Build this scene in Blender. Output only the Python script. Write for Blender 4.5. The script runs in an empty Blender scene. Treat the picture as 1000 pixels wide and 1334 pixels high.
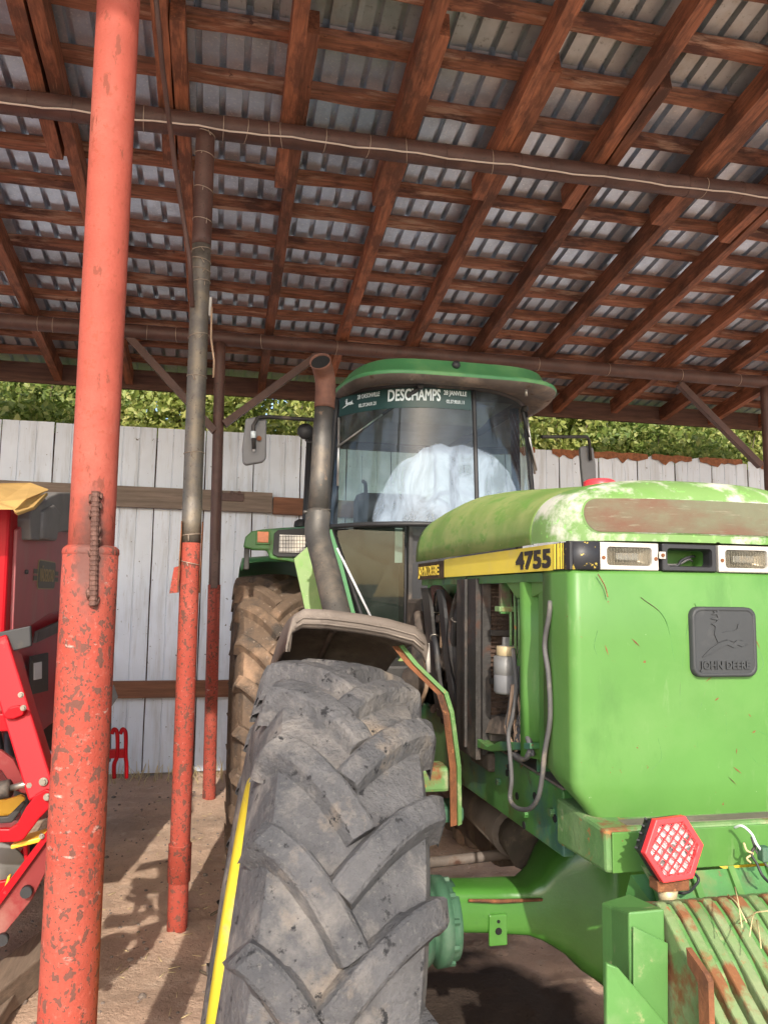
import bpy, bmesh, math, random
import numpy as np
from mathutils import Vector, Matrix
rnd = random.Random(7)
PI = math.pi
S = bpy.context.scene
COL = S.collection

# ------------------------------------------------------------------ camera, light, exposure
F, EYE = 1000.0, 1.7                      # focal length in photo pixels, eye height in metres
YAW, PIT, ROL = math.radians(12), math.radians(6.1), 0.014
FW = Vector((math.sin(YAW)*math.cos(PIT), math.cos(YAW)*math.cos(PIT), math.sin(PIT)))
_r0 = Vector((math.cos(YAW), -math.sin(YAW), 0)); _u0 = _r0.cross(FW)
RT = _r0*math.cos(ROL) + _u0*math.sin(ROL); UP = -_r0*math.sin(ROL) + _u0*math.cos(ROL)
cam_d = bpy.data.cameras.new('camera'); cam = bpy.data.objects.new('camera', cam_d); COL.objects.link(cam)
cam.matrix_world = Matrix(((RT.x, UP.x, -FW.x, 0), (RT.y, UP.y, -FW.y, 0), (RT.z, UP.z, -FW.z, EYE), (0, 0, 0, 1)))
cam_d.sensor_fit = 'VERTICAL'; cam_d.sensor_height = 36; cam_d.lens = 36*F/1334
cam_d.clip_start = 0.05; cam_d.clip_end = 2000
S.camera = cam

SUN_AZ, SUN_EL = math.radians(9.5), math.radians(31)      # light travels towards +Y, a little to +X
w = bpy.data.worlds.new('World'); S.world = w; w.use_nodes = True
nt = w.node_tree; nt.nodes.clear()
sky = nt.nodes.new('ShaderNodeTexSky'); sky.sky_type = 'NISHITA'; sky.sun_disc = False
sky.sun_elevation = SUN_EL; sky.sun_rotation = math.radians(180) + SUN_AZ
sky.air_density = 1.0; sky.dust_density = 2.0; sky.ozone_density = 1.0
bg = nt.nodes.new('ShaderNodeBackground'); bg.inputs['Strength'].default_value = 0.15
wo = nt.nodes.new('ShaderNodeOutputWorld')
nt.links.new(sky.outputs[0], bg.inputs[0]); nt.links.new(bg.outputs[0], wo.inputs[0])
sun_d = bpy.data.lights.new('sun', 'SUN'); sun_d.energy = 2.2; sun_d.angle = math.radians(0.6); sun_d.color = (1, 0.93, 0.82)
sun = bpy.data.objects.new('sun', sun_d); COL.objects.link(sun)
sdir = Vector((math.sin(SUN_AZ)*math.cos(SUN_EL), math.cos(SUN_AZ)*math.cos(SUN_EL), -math.sin(SUN_EL)))
sun.rotation_euler = sdir.to_track_quat('-Z', 'Y').to_euler(); sun.location = (0, -8, 9)
S.view_settings.view_transform = 'Standard'; S.view_settings.look = 'None'
S.view_settings.exposure = 1.2; S.view_settings.gamma = 1
S.view_settings.use_curve_mapping = False
S.render.engine = 'CYCLES'
S.cycles.max_bounces = 8; S.cycles.diffuse_bounces = 5; S.cycles.transparent_max_bounces = 12
S.cycles.use_denoising = True

def ray(x, y): return FW + RT*((x-500)/F) - UP*((y-667)/F)
def at(x, y, Y):                           # measured direction + known depth Y -> world point
    d = ray(x, y); return Vector((0, 0, EYE)) + d*(Y/d.y)
def ax(x, y, X):
    d = ray(x, y); return Vector((0, 0, EYE)) + d*(X/d.x)

# ------------------------------------------------------------------ materials
MATS = {}
def mat(name, base, rough=0.6, metal=0.0, var=0.25, vscale=6, layers=(), bump=0.0, bscale=40, stretch=(1, 1, 1),
        coat=0.0, spec=0.5, orand=0.0, bdist=0.01):
    """principled material; layers = (colour, scale, lo, hi, roughness, stretch) noise-masked stains, wear, rust and dust"""
    m = bpy.data.materials.new(name); MATS[name] = m; m.use_nodes = True
    n = m.node_tree.nodes; l = m.node_tree.links
    b = n['Principled BSDF']
    tc = n.new('ShaderNodeTexCoord'); oi = n.new('ShaderNodeObjectInfo')
    mul = n.new('ShaderNodeMath'); mul.operation = 'MULTIPLY'; mul.inputs[1].default_value = 37.0
    l.new(oi.outputs['Random'], mul.inputs[0])
    add = n.new('ShaderNodeVectorMath'); add.operation = 'ADD'
    l.new(tc.outputs['Object'], add.inputs[0]); l.new(mul.outputs[0], add.inputs[1])
    def noise(scale, st, detail=6, rough_=0.6, dist=0.0):
        v = add.outputs[0]
        if tuple(st) != (1, 1, 1):
            mp = n.new('ShaderNodeVectorMath'); mp.operation = 'MULTIPLY'; mp.inputs[1].default_value = st
            l.new(v, mp.inputs[0]); v = mp.outputs[0]
        t = n.new('ShaderNodeTexNoise'); t.inputs['Scale'].default_value = scale
        t.inputs['Detail'].default_value = detail; t.inputs['Roughness'].default_value = rough_
        t.inputs['Distortion'].default_value = dist
        l.new(v, t.inputs['Vector']); return t.outputs['Fac']
    def ramp(f, lo, hi):
        r = n.new('ShaderNodeMapRange'); r.inputs['From Min'].default_value = lo; r.inputs['From Max'].default_value = hi
        r.clamp = True; l.new(f, r.inputs['Value']); return r.outputs['Result']
    def mix(f, a, c, blend='MIX'):
        x = n.new('ShaderNodeMix'); x.data_type = 'RGBA'; x.blend_type = blend
        l.new(f, x.inputs[0])
        for s, v in ((6, a), (7, c)):
            if isinstance(v, tuple): x.inputs[s].default_value = (*v, 1)
            else: l.new(v, x.inputs[s])
        return x.outputs[2]
    dark = tuple(c*(1-var) for c in base); light = tuple(min(1, c*(1+var)) for c in base)
    col = mix(ramp(noise(vscale, stretch), .3, .7), dark, light)
    rg = None
    for L in layers:
        c, sc, lo, hi = L[:4]; lr = L[4] if len(L) > 4 else rough; st = L[5] if len(L) > 5 else (1, 1, 1)
        f = ramp(noise(sc, st, L[6] if len(L) > 6 else 8, 0.65), lo, hi)
        col = mix(f, col, c)
        x = n.new('ShaderNodeMix'); l.new(f, x.inputs[0])
        if rg is None: x.inputs[2].default_value = rough
        else: l.new(rg, x.inputs[2])
        x.inputs[3].default_value = lr; rg = x.outputs[0]
    if orand:                               # no two pieces of timber or sheet have quite the same tone
        mr = n.new('ShaderNodeMapRange'); mr.inputs['To Min'].default_value = 1-orand; mr.inputs['To Max'].default_value = 1+orand; l.new(oi.outputs['Random'], mr.inputs[0])
        vm = n.new('ShaderNodeVectorMath'); vm.operation = 'SCALE'; l.new(col, vm.inputs[0]); l.new(mr.outputs[0], vm.inputs['Scale']); col = vm.outputs[0]
    l.new(col, b.inputs['Base Color'])
    if rg is not None: l.new(rg, b.inputs['Roughness'])
    else: b.inputs['Roughness'].default_value = rough
    b.inputs['Metallic'].default_value = metal
    b.inputs['Specular IOR Level'].default_value = spec
    if coat: b.inputs['Coat Weight'].default_value = coat; b.inputs['Coat Roughness'].default_value = 0.15
    if bump:
        bn = n.new('ShaderNodeBump'); bn.inputs['Strength'].default_value = bump; bn.inputs['Distance'].default_value = bdist
        l.new(noise(bscale, stretch, 8, .7), bn.inputs['Height']); l.new(bn.outputs[0], b.inputs['Normal'])
    return m

RUST = (0.20, 0.075, 0.03); DRUST = (0.07, 0.032, 0.02); DUST = (0.33, 0.26, 0.19)
M = {}
M['soil'] = mat('packed_soil', (0.56, 0.385, 0.28), .95, var=.25, vscale=2.2, layers=(
    ((0.40, 0.29, 0.215), 1.3, .5, .66), ((0.62, 0.48, 0.37), 9, .55, .75), ((0.12, 0.085, 0.065), 45, .62, .7), ((0.45, 0.38, 0.3), 70, .70, .74)), bump=.9, bscale=38, spec=.2, bdist=.02)
M['red_pipe'] = mat('red_oxide_paint', (0.36, 0.072, 0.048), .65, var=.14, vscale=7, spec=.3, layers=(
    ((0.34, 0.056, 0.036), 3, .45, .6), ((0.44, 0.12, 0.09), 60, .58, .66), ((0.15, 0.06, 0.045), 42, .585, .605, .8, (1, 1, .8), 2), ((0.13, 0.055, 0.042), 85, .615, .635, .85, (1, 1, 1), 2), ((0.15, 0.06, 0.045), 18, .62, .64, .85, (1, 1, .7), 3), ((0.26, 0.05, 0.035), 22, .58, .68, .7, (1, 1, .07)), ((0.5, 0.34, 0.29), 9, .64, .70, .8, (1, 1, 2.5))), bump=.35, bscale=90)
M['red_pipe_top'] = mat('red_oxide_paint_clean', (0.35, 0.078, 0.054), .65, spec=.2, var=.10, vscale=9, layers=(
    ((0.39, 0.12, 0.088), 3, .5, .7), ((0.30, 0.07, 0.045), 55, .58, .62, .7), ((0.22, 0.06, 0.04), 30, .60, .64, .75, (1, 1, .35))), bump=.3, bscale=90)
M['brown_pipe'] = mat('brown_oxide_paint', (0.085, 0.04, 0.032), .5, var=.25, layers=(((0.13, 0.065, 0.05), 5, .5, .7), ((0.045, 0.025, 0.02), 40, .6, .68)), bump=.3, bscale=70)
M['grey_pipe'] = mat('grey_steel_pipe', (0.165, 0.145, 0.125), .42, metal=.4, var=.25, vscale=9, layers=(
    ((0.23, 0.19, 0.14), 6, .48, .62), ((0.08, 0.06, 0.05), 60, .6, .68, .7), ((0.5, 0.45, 0.4), 120, .7, .72)), bump=.3, bscale=120)
M['weld'] = mat('scorched_rebar', (0.15, 0.075, 0.058), .6, metal=.35, var=.35, vscale=40, bump=.5, bscale=150)
M['rafter'] = mat('stained_rafter_wood', (0.27, 0.095, 0.046), .62, orand=.38, var=.5, vscale=7, stretch=(9, .7, 9), layers=(
    ((0.12, 0.045, 0.025), 3.2, .48, .60, .7, (2.5, 1, 2.5)), ((0.44, 0.19, 0.09), 16, .58, .75, .6, (9, .6, 9)), ((0.09, 0.03, 0.018), 11, .66, .72)), bump=.4, bscale=14)
M['purlin'] = mat('stained_purlin_wood', (0.28, 0.11, 0.058), .65, orand=.25, var=.5, vscale=6, stretch=(.7, 9, 9), layers=(
    ((0.10, 0.036, 0.022), 2.6, .5, .62, .7, (1, 3, 3)), ((0.50, 0.29, 0.19), 3.0, .54, .66, .7, (.8, 5, 5)), ((0.09, 0.03, 0.02), 14, .64, .7)), bump=.5, bscale=14)
M['eave_wood'] = mat('dark_eave_board', (0.11, 0.055, 0.038), .8, var=.4, vscale=5, stretch=(.8, 8, 8), bump=.4, bscale=12)
M['sheet'] = mat('galvanised_sheet', (0.66, 0.72, 0.80), .30, metal=.72, var=.10, vscale=14, orand=.1, layers=(
    ((0.50, 0.54, 0.60), 3, .5, .7, .42), ((0.82, 0.85, 0.88), 60, .56, .64, .3)), bump=.06, bscale=60)
M['sheet_old'] = mat('weathered_sheet', (0.50, 0.52, 0.52), .38, metal=.6, var=.14, vscale=8, layers=(
    ((0.40, 0.34, 0.26), 2.2, .52, .7, .6), ((0.28, 0.29, 0.27), 30, .58, .7, .6)), bump=.08, bscale=50)
M['wall'] = mat('white_painted_sheet', (0.69, 0.75, 0.85), .5, orand=.03, var=.06, vscale=2.5, layers=(
    ((0.54, 0.57, 0.62), 2.0, .50, .68, .6, (6, 6, .6)), ((0.10, 0.08, 0.07), 26, .66, .68, .8), ((0.40, 0.36, 0.33), 8, .62, .72, .8, (5, 5, .35))), bump=.08, bscale=12)
M['rust_edge'] = mat('rusted_sheet_edge', (0.26, 0.10, 0.045), .85, var=.4, vscale=25, bump=.5, bscale=60)
M['rail_wood'] = mat('weathered_rail_wood', (0.22, 0.17, 0.135), .85, var=.3, vscale=4, stretch=(.6, 8, 8), bump=.4, bscale=14)
M['rail_brown'] = mat('brown_rail_wood', (0.20, 0.085, 0.045), .75, var=.35, vscale=4, stretch=(.6, 8, 8), bump=.4, bscale=14)
GREEN = (0.055, 0.30, 0.03)
M['green'] = mat('green_paint', (0.080, 0.205, 0.042), .42, var=.10, vscale=3, spec=.4, layers=(
    ((0.11, 0.235, 0.06), 2.2, .44, .66, .5), ((0.065, 0.165, 0.035), 5, .56, .70, .45, (1, 1, .35)), ((0.15, 0.26, 0.09), 22, .60, .76, .6, (1, 1, .25)), ((0.30, 0.40, 0.22), 60, .70, .74, .6), ((0.17, 0.08, 0.03), 44, .685, .70, .85)), bump=.05, bscale=30)
M['green_hood'] = mat('faded_green_hood', (0.165, 0.275, 0.065), .52, var=.12, vscale=3, layers=(
    ((0.36, 0.39, 0.15), 2.2, .45, .70, .7), ((0.15, 0.29, 0.06), 26, .52, .64, .6, (1, .5, 1)), ((0.5, 0.5, 0.3), 70, .66, .72, .7)), bump=.06, bscale=40)
M['green_worn'] = mat('chalky_worn_green', (0.145, 0.26, 0.075), .6, var=.12, vscale=4, layers=(
    ((0.12, 0.25, 0.055), 5, .5, .6, .5), ((0.52, 0.52, 0.45), 7, .49, .60, .8, (1.2, 1, 1)), ((0.22, 0.52, 0.12), 60, .60, .66, .6)), bump=.08, bscale=60)
M['green_dirty'] = mat('greasy_green_paint', (0.055, 0.175, 0.042), .45, var=.25, vscale=6, layers=(
    ((0.10, 0.235, 0.075), 3.5, .5, .68, .5), ((0.045, 0.125, 0.09), 2.6, .54, .62, .5), ((0.14, 0.17, 0.05), 7, .55, .68, .6), ((0.085, 0.055, 0.036), 5, .56, .66, .8), (RUST, 26, .66, .70, .85)), bump=.15, bscale=40)
M['green_axle'] = mat('oily_green_casting', (0.06, 0.19, 0.03), .28, var=.18, vscale=4, layers=(
    ((0.09, 0.25, 0.05), 3, .5, .7, .3), ((0.05, 0.16, 0.03), 14, .64, .72, .5)), coat=.3, bump=.12, bscale=70)
M['green_rust'] = mat('scraped_green_rust', (0.105, 0.22, 0.07), .6, var=.2, vscale=6, layers=(
    ((0.19, 0.28, 0.12), 5, .45, .65, .65), ((0.30, 0.33, 0.18), 12, .56, .66, .8), (RUST, 7, .58, .66, .9), ((0.36, 0.14, 0.045), 30, .62, .68, .9)), bump=.25, bscale=60)
M['teal'] = mat('aged_teal_green', (0.036, 0.105, 0.058), .8, var=.2, vscale=7, layers=(((0.085, 0.15, 0.10), 8, .52, .68, .7), (RUST, 9, .64, .70, .9)), bump=.2, bscale=60)
M['green_cab'] = mat('green_cab_roof', (0.06, 0.215, 0.08), .45, var=.12, vscale=3, layers=(((0.15, 0.31, 0.12), 3, .52, .7, .7),), bump=.05)
M['rust'] = mat('bare_rust', RUST, .9, var=.4, vscale=14, layers=((DRUST, 10, .5, .65), ((0.38, 0.16, 0.06), 40, .6, .7)), bump=.5, bscale=60)
M['rust_frost'] = mat('scrubbed_grille_inset', (0.125, 0.125, 0.075), .8, var=.12, vscale=6, layers=(
    ((0.13, 0.065, 0.04), 2.6, .46, .62, .85, (1, 1, 2)), ((0.19, 0.18, 0.125), 30, .58, .7, .85, (.5, 1, 5))), bump=.2, bscale=120)
M['yellow'] = mat('yellow_decal', (0.80, 0.64, 0.07), .45, var=.05, vscale=5, layers=(((0.75, 0.6, 0.15), 6, .55, .7, .5),))
M['decal_black'] = mat('black_decal', (0.022, 0.022, 0.025), .5, var=.2, layers=(((0.60, 0.45, 0.08), 40, .575, .60, .6),))
M['letter_black'] = mat('black_letter', (0.025, 0.023, 0.022), .5, var=.2)
M['letter_yellow'] = mat('worn_yellow_letter', (0.75, 0.55, 0.07), .6, var=.2, vscale=30)
M['decal_brown'] = mat('burnt_decal_end', (0.055, 0.032, 0.014), .6, var=.4, vscale=18, layers=(((0.45, 0.30, 0.04), 22, .62, .70, .6, (1, 3, .4)),))
M['badge'] = mat('grey_plastic_badge', (0.034, 0.036, 0.038), .6, var=.12, vscale=8, layers=(((0.065, 0.065, 0.065), 12, .58, .75, .7),), bump=.05, bscale=60)
M['bezel'] = mat('cream_bezel', (0.47, 0.44, 0.40), .5, var=.06, layers=(((0.4, 0.3, 0.2), 20, .68, .74, .7),))
M['black'] = mat('black_plastic', (0.022, 0.022, 0.024), .55, var=.2, layers=(((0.09, 0.075, 0.06), 9, .60, .78, .9),))
M['black_metal'] = mat('dusty_black_metal', (0.035, 0.032, 0.03), .6, var=.3, layers=(((0.20, 0.15, 0.11), 6, .55, .75, .9),), bump=.15, bscale=60)
M['rubber'] = mat('dusty_tyre_rubber', (0.125, 0.122, 0.127), .82, var=.22, vscale=9, layers=(
    ((0.09, 0.09, 0.097), 4, .48, .60, .8), ((0.25, 0.23, 0.215), 6, .50, .66, .95), ((0.34, 0.275, 0.215), 5, .58, .72, .95), ((0.17, 0.165, 0.16), 80, .56, .70, .9), ((0.035, 0.035, 0.038), 30, .60, .66, .9)), bump=1.0, bscale=34, spec=.25, bdist=.022)
M['rubber_clean'] = mat('tyre_sidewall', (0.05, 0.05, 0.054), .7, var=.2, vscale=9, layers=(((0.13, 0.12, 0.11), 9, .55, .72, .9),), bump=.2, bscale=60, spec=.3)
M['rubber_mud'] = mat('muddy_tyre_rubber', (0.15, 0.105, 0.075), .9, var=.25, vscale=5, layers=(
    ((0.07, 0.058, 0.05), 5, .5, .62, .85), ((0.36, 0.235, 0.155), 4, .52, .70, .95), ((0.30, 0.23, 0.18), 40, .6, .7, .95)), bump=.7, bscale=45, spec=.2, bdist=.015)
M['rim_yellow'] = mat('yellow_rim', (0.58, 0.47, 0.035), .5, var=.08, layers=(((0.40, 0.33, 0.12), 14, .55, .7, .7),))
M['fender'] = mat('dusty_fender_plastic', (0.13, 0.105, 0.088), .8, var=.2, vscale=12, layers=(((0.27, 0.225, 0.19), 5, .5, .68, .95), ((0.06, 0.05, 0.045), 9, .62, .72)), bump=.25, bscale=90)
M['exhaust'] = mat('grey_exhaust_pipe', (0.105, 0.098, 0.09), .48, metal=.5, var=.22, vscale=7, layers=(
    ((0.21, 0.175, 0.14), 4, .5, .66, .6), ((0.30, 0.22, 0.16), 22, .64, .7, .8), ((0.05, 0.045, 0.04), 60, .62, .7)), bump=.25, bscale=100)
M['exhaust_rust'] = mat('rusted_exhaust_end', (0.17, 0.075, 0.05), .75, metal=.1, var=.3, vscale=12, layers=(((0.09, 0.045, 0.035), 8, .5, .7),), bump=.3, bscale=90)
M['soot_hole_black'] = mat('soot_hole_black', (0.008, 0.008, 0.008), .95, var=.2)  # soot in the exhaust mouth, painted shade in the bolt holes
M['core'] = mat('clogged_radiator_core', (0.085, 0.052, 0.036), .9, var=.4, vscale=40, layers=(((0.24, 0.17, 0.12), 30, .56, .66, .95, (.4, 1, 1)), ((0.02, 0.015, 0.012), 14, .58, .68)), bump=.9, bscale=80)
M['grime'] = mat('engine_grime', (0.075, 0.058, 0.047), .8, var=.35, vscale=9, layers=(((0.22, 0.165, 0.125), 6, .52, .68, .95), ((0.02, 0.018, 0.017), 8, .56, .66, .6)), bump=.35, bscale=50)
M['frame_grey'] = mat('dusty_grey_channel', (0.13, 0.105, 0.09), .7, var=.25, vscale=8, layers=(((0.30, 0.235, 0.185), 6, .52, .7, .95), (DRUST, 12, .6, .7, .9)), bump=.2, bscale=60)
M['channel'] = mat('dark_dusty_channel', (0.028, 0.025, 0.023), .55, var=.4, vscale=8, layers=(((0.12, 0.09, 0.07), 7, .54, .74, .95), (DRUST, 12, .56, .68, .9)), bump=.25, bscale=60)
M['added_apron'] = mat('pale_bounce_concrete', (0.50, 0.48, 0.45), .85, var=.12, vscale=2, layers=(((0.38, 0.36, 0.33), .8, .5, .65),), bump=.2)  # for the unseen apron, pale to bounce light under the roof
M['green_olive'] = mat('olive_rusty_plate', (0.125, 0.19, 0.065), .6, var=.25, vscale=6, layers=(((0.20, 0.19, 0.08), 6, .48, .64, .7, (1, 1, .4)), (RUST, 8, .58, .66, .9, (1, 1, .4)), ((0.09, 0.22, 0.05), 4, .56, .66)), bump=.2, bscale=60)
M['rim_rust'] = mat('rust_edged_green', (0.14, 0.22, 0.08), .7, var=.25, vscale=6, layers=(((0.20, 0.25, 0.12), 7, .45, .60, .8), ((0.20, 0.08, 0.03), 10, .49, .58, .9), ((0.28, 0.12, 0.045), 34, .60, .68, .9)), bump=.3, bscale=50)
M['shaded_red'] = mat('shaded_red_paint', (0.20, 0.030, 0.030), .6, var=.15, vscale=5, spec=.2, layers=(((0.26, 0.11, 0.09), 5, .52, .7, .8),))  # darker copy of the red paint, with shade put into the colour
M['alu'] = mat('dull_aluminium', (0.24, 0.235, 0.225), .5, metal=.4, var=.15, layers=(((0.3, 0.24, 0.18), 14, .58, .7, .8),))
M['brass'] = mat('tan_fitting', (0.48, 0.38, 0.22), .5, metal=.3, var=.15)
M['hose'] = mat('grey_hose', (0.085, 0.083, 0.082), .7, var=.2, vscale=20, layers=(((0.2, 0.17, 0.14), 14, .55, .7, .9),))
M['wire_tan'] = mat('tan_cable', (0.40, 0.27, 0.18), .7, var=.25, vscale=20)
M['wire_white'] = mat('pale_cable', (0.62, 0.50, 0.42), .6, var=.1)
M['wire_tie'] = mat('twisted_tie_wire', (0.42, 0.33, 0.26), .5, metal=.4, var=.2)
M['bolt'] = mat('zinc_bolt', (0.30, 0.27, 0.23), .45, metal=.8, var=.2)
M['lamp_red'] = mat('red_lamp_guard', (0.72, 0.045, 0.05), .4, var=.08)
M['lens'] = mat('reflector', (0.85, 0.83, 0.82), .15, metal=.25, var=.06, vscale=25)
M['lens_dark'] = mat('led_cup', (0.6, 0.58, 0.58), .18, metal=.4, var=.1)
M['lamp_inside'] = mat('dusty_reflector', (0.17, 0.14, 0.10), .3, metal=.4, var=.35, vscale=14)
M['amber'] = mat('amber_lens', (0.70, 0.22, 0.09), .35, var=.2, vscale=20)
M['seed_red'] = mat('glossy_red_paint', (0.36, 0.004, 0.010), .4, var=.08, spec=.2, layers=(((0.4, 0.05, 0.05), 20, .64, .7, .6),))
M['seed_panel'] = mat('dusty_red_panel', (0.40, 0.085, 0.095), .5, var=.12, vscale=3, layers=(((0.40, 0.20, 0.19), 3, .45, .7, .8, (3, 3, .6)),))
M['seed_plastic'] = mat('black_moulded_plastic', (0.045, 0.036, 0.035), .5, var=.25, layers=(((0.15, 0.115, 0.1), 6, .55, .75, .8, (4, 4, .7)),), bump=.1)
M['seed_grey'] = mat('grey_moulded_plastic', (0.17, 0.16, 0.155), .6, var=.15, layers=(((0.25, 0.22, 0.2), 8, .55, .72, .8),), bump=.08)
M['seed_yellow'] = mat('yellow_orange_paint', (0.78, 0.42, 0.03), .4, var=.1)
M['canvas'] = mat('tan_canvas', (0.48, 0.30, 0.10), .85, var=.12, vscale=7, bump=.2, bscale=120)
M['gold'] = mat('gold_print', (0.30, 0.22, 0.10), .5, var=.1)
M['badge_dark'] = mat('dark_badge_print', (0.07, 0.06, 0.04), .5, var=.1)
M['label_white'] = mat('white_label', (0.66, 0.66, 0.68), .4, var=.04)
M['timber'] = mat('grey_timber', (0.23, 0.165, 0.12), .9, var=.3, vscale=5, stretch=(8, .7, 8), bump=.5, bscale=14)
M['straw'] = mat('dry_straw', (0.60, 0.48, 0.25), .8, var=.2)
M['seat'] = mat('dark_seat_cloth', (0.055, 0.05, 0.045), .9, var=.2)
M['cab_beige'] = mat('cab_headliner', (0.32, 0.29, 0.23), .85, var=.15)
M['banner'] = mat('dark_green_sunstrip', (0.010, 0.045, 0.040), .4, var=.1)
M['letter_white'] = mat('pale_letter', (0.66, 0.74, 0.76), .5, var=.05)
M['mirror_grey'] = mat('grey_mirror_back', (0.16, 0.16, 0.165), .55, var=.12, layers=(((0.26, 0.24, 0.22), 9, .56, .72, .8),))
M['mirror_glass'] = mat('mirror_glass', (0.8, 0.8, 0.8), .03, metal=1, var=.0)
M['chrome'] = mat('bright_wiper_steel', (0.55, 0.55, 0.53), .3, metal=.7, var=.1)
M['red_cap'] = mat('red_plastic_cap', (0.60, 0.045, 0.06), .4, var=.1, layers=(((0.6, 0.25, 0.2), 30, .62, .7, .7),))
M['weight_side'] = mat('green_weight_plate', (0.085, 0.215, 0.055), .5, var=.15, vscale=5, layers=(((0.17, 0.275, 0.11), 4, .5, .68, .6), ((0.32, 0.33, 0.16), 16, .60, .70, .8), (RUST, 16, .66, .71, .9)), bump=.12, bscale=50)
M['bark'] = mat('bark', (0.10, 0.075, 0.05), .9, var=.3, vscale=12, bump=.4)
M['stone'] = mat('stone', (0.19, 0.15, 0.125), .9, var=.25, vscale=20, bump=.4)

def leaf_mat(name, a, b_, c):
    m = bpy.data.materials.new(name); m.use_nodes = True
    n = m.node_tree.nodes; l = m.node_tree.links; b = n['Principled BSDF']
    ge = n.new('ShaderNodeNewGeometry'); cr = n.new('ShaderNodeValToRGB')
    cr.color_ramp.elements[0].color = (*a, 1); cr.color_ramp.elements[1].color = (*c, 1)
    e = cr.color_ramp.elements.new(.5); e.color = (*b_, 1)
    l.new(ge.outputs['Random Per Island'], cr.inputs[0]); l.new(cr.outputs[0], b.inputs['Base Color'])
    b.inputs['Roughness'].default_value = .5
    tr = n.new('ShaderNodeBsdfTranslucent'); ms = n.new('ShaderNodeMixShader'); ms.inputs[0].default_value = .45
    l.new(cr.outputs[0], tr.inputs[0]); l.new(b.outputs[0], ms.inputs[1]); l.new(tr.outputs[0], ms.inputs[2])
    l.new(ms.outputs[0], n['Material Output'].inputs[0]); return m
M['leaf1'] = leaf_mat('yellow_green_leaf', (0.16, 0.22, 0.045), (0.34, 0.39, 0.09), (0.54, 0.52, 0.18))
M['leaf2'] = leaf_mat('mid_green_leaf', (0.13, 0.20, 0.04), (0.26, 0.33, 0.08), (0.45, 0.46, 0.15))

def glass_mat(name, tint, dust_col, dust, arch=None, ior=1.5):
    """tinted glazing: clear transmission, mirror reflection by angle, and a film of dried dirt"""
    m = bpy.data.materials.new(name); m.use_nodes = True
    n = m.node_tree.nodes; l = m.node_tree.links; n.remove(n['Principled BSDF'])
    tr = n.new('ShaderNodeBsdfTransparent'); tr.inputs[0].default_value = (*tint, 1)
    gl = n.new('ShaderNodeBsdfGlossy'); gl.inputs['Roughness'].default_value = .02
    fr = n.new('ShaderNodeFresnel'); fr.inputs[0].default_value = ior
    m1 = n.new('ShaderNodeMixShader'); l.new(fr.outputs[0], m1.inputs[0]); l.new(tr.outputs[0], m1.inputs[1]); l.new(gl.outputs[0], m1.inputs[2])
    df = n.new('ShaderNodeBsdfDiffuse'); df.inputs[0].default_value = (*dust_col, 1)
    tc = n.new('ShaderNodeTexCoord'); mp = n.new('ShaderNodeMapping'); mp.inputs['Scale'].default_value = (1.6, 1.6, .8)
    l.new(tc.outputs['Object'], mp.inputs[0])
    nz = n.new('ShaderNodeTexNoise'); nz.inputs['Scale'].default_value = 5; nz.inputs['Detail'].default_value = 6; nz.inputs['Roughness'].default_value = .6; nz.inputs['Distortion'].default_value = 1.2
    l.new(mp.outputs[0], nz.inputs['Vector'])
    r = n.new('ShaderNodeMapRange'); r.inputs['From Min'].default_value = .38; r.inputs['From Max'].default_value = .72
    r.inputs['To Min'].default_value = dust*.35; r.inputs['To Max'].default_value = min(.9, dust*2.2)
    l.new(nz.outputs[0], r.inputs[0])
    fac = r.outputs[0]
    if arch:                                # a bright arch of light on the pane, painted in as a pale film
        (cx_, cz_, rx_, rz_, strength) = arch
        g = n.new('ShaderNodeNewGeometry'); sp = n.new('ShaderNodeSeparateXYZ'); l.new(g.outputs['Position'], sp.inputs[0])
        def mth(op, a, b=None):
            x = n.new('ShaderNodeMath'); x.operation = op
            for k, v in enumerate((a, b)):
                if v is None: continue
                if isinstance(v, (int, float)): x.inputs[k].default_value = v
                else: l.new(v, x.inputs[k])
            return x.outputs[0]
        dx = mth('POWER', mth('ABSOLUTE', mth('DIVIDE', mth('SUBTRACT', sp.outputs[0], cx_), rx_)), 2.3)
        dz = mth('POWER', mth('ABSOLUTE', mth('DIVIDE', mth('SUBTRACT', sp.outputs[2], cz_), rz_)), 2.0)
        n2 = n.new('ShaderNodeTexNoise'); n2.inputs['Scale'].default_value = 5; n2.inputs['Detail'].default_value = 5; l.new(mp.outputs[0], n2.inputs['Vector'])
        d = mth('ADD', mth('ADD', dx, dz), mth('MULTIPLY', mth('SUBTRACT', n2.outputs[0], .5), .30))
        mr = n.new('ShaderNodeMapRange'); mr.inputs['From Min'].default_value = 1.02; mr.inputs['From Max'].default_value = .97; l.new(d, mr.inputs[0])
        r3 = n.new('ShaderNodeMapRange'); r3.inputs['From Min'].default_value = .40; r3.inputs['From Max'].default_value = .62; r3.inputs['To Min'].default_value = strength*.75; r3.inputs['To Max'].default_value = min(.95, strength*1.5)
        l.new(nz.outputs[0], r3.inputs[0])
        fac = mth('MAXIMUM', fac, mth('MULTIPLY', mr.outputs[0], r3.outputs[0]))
    m2 = n.new('ShaderNodeMixShader'); l.new(fac, m2.inputs[0]); l.new(m1.outputs[0], m2.inputs[1]); l.new(df.outputs[0], m2.inputs[2])
    l.new(m2.outputs[0], n['Material Output'].inputs[0]); return m
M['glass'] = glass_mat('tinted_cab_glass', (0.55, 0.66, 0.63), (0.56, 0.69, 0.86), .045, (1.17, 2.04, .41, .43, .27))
M['glass_plain'] = glass_mat('tinted_side_glass', (0.62, 0.72, 0.69), (0.6, 0.6, 0.58), .05)
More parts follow.
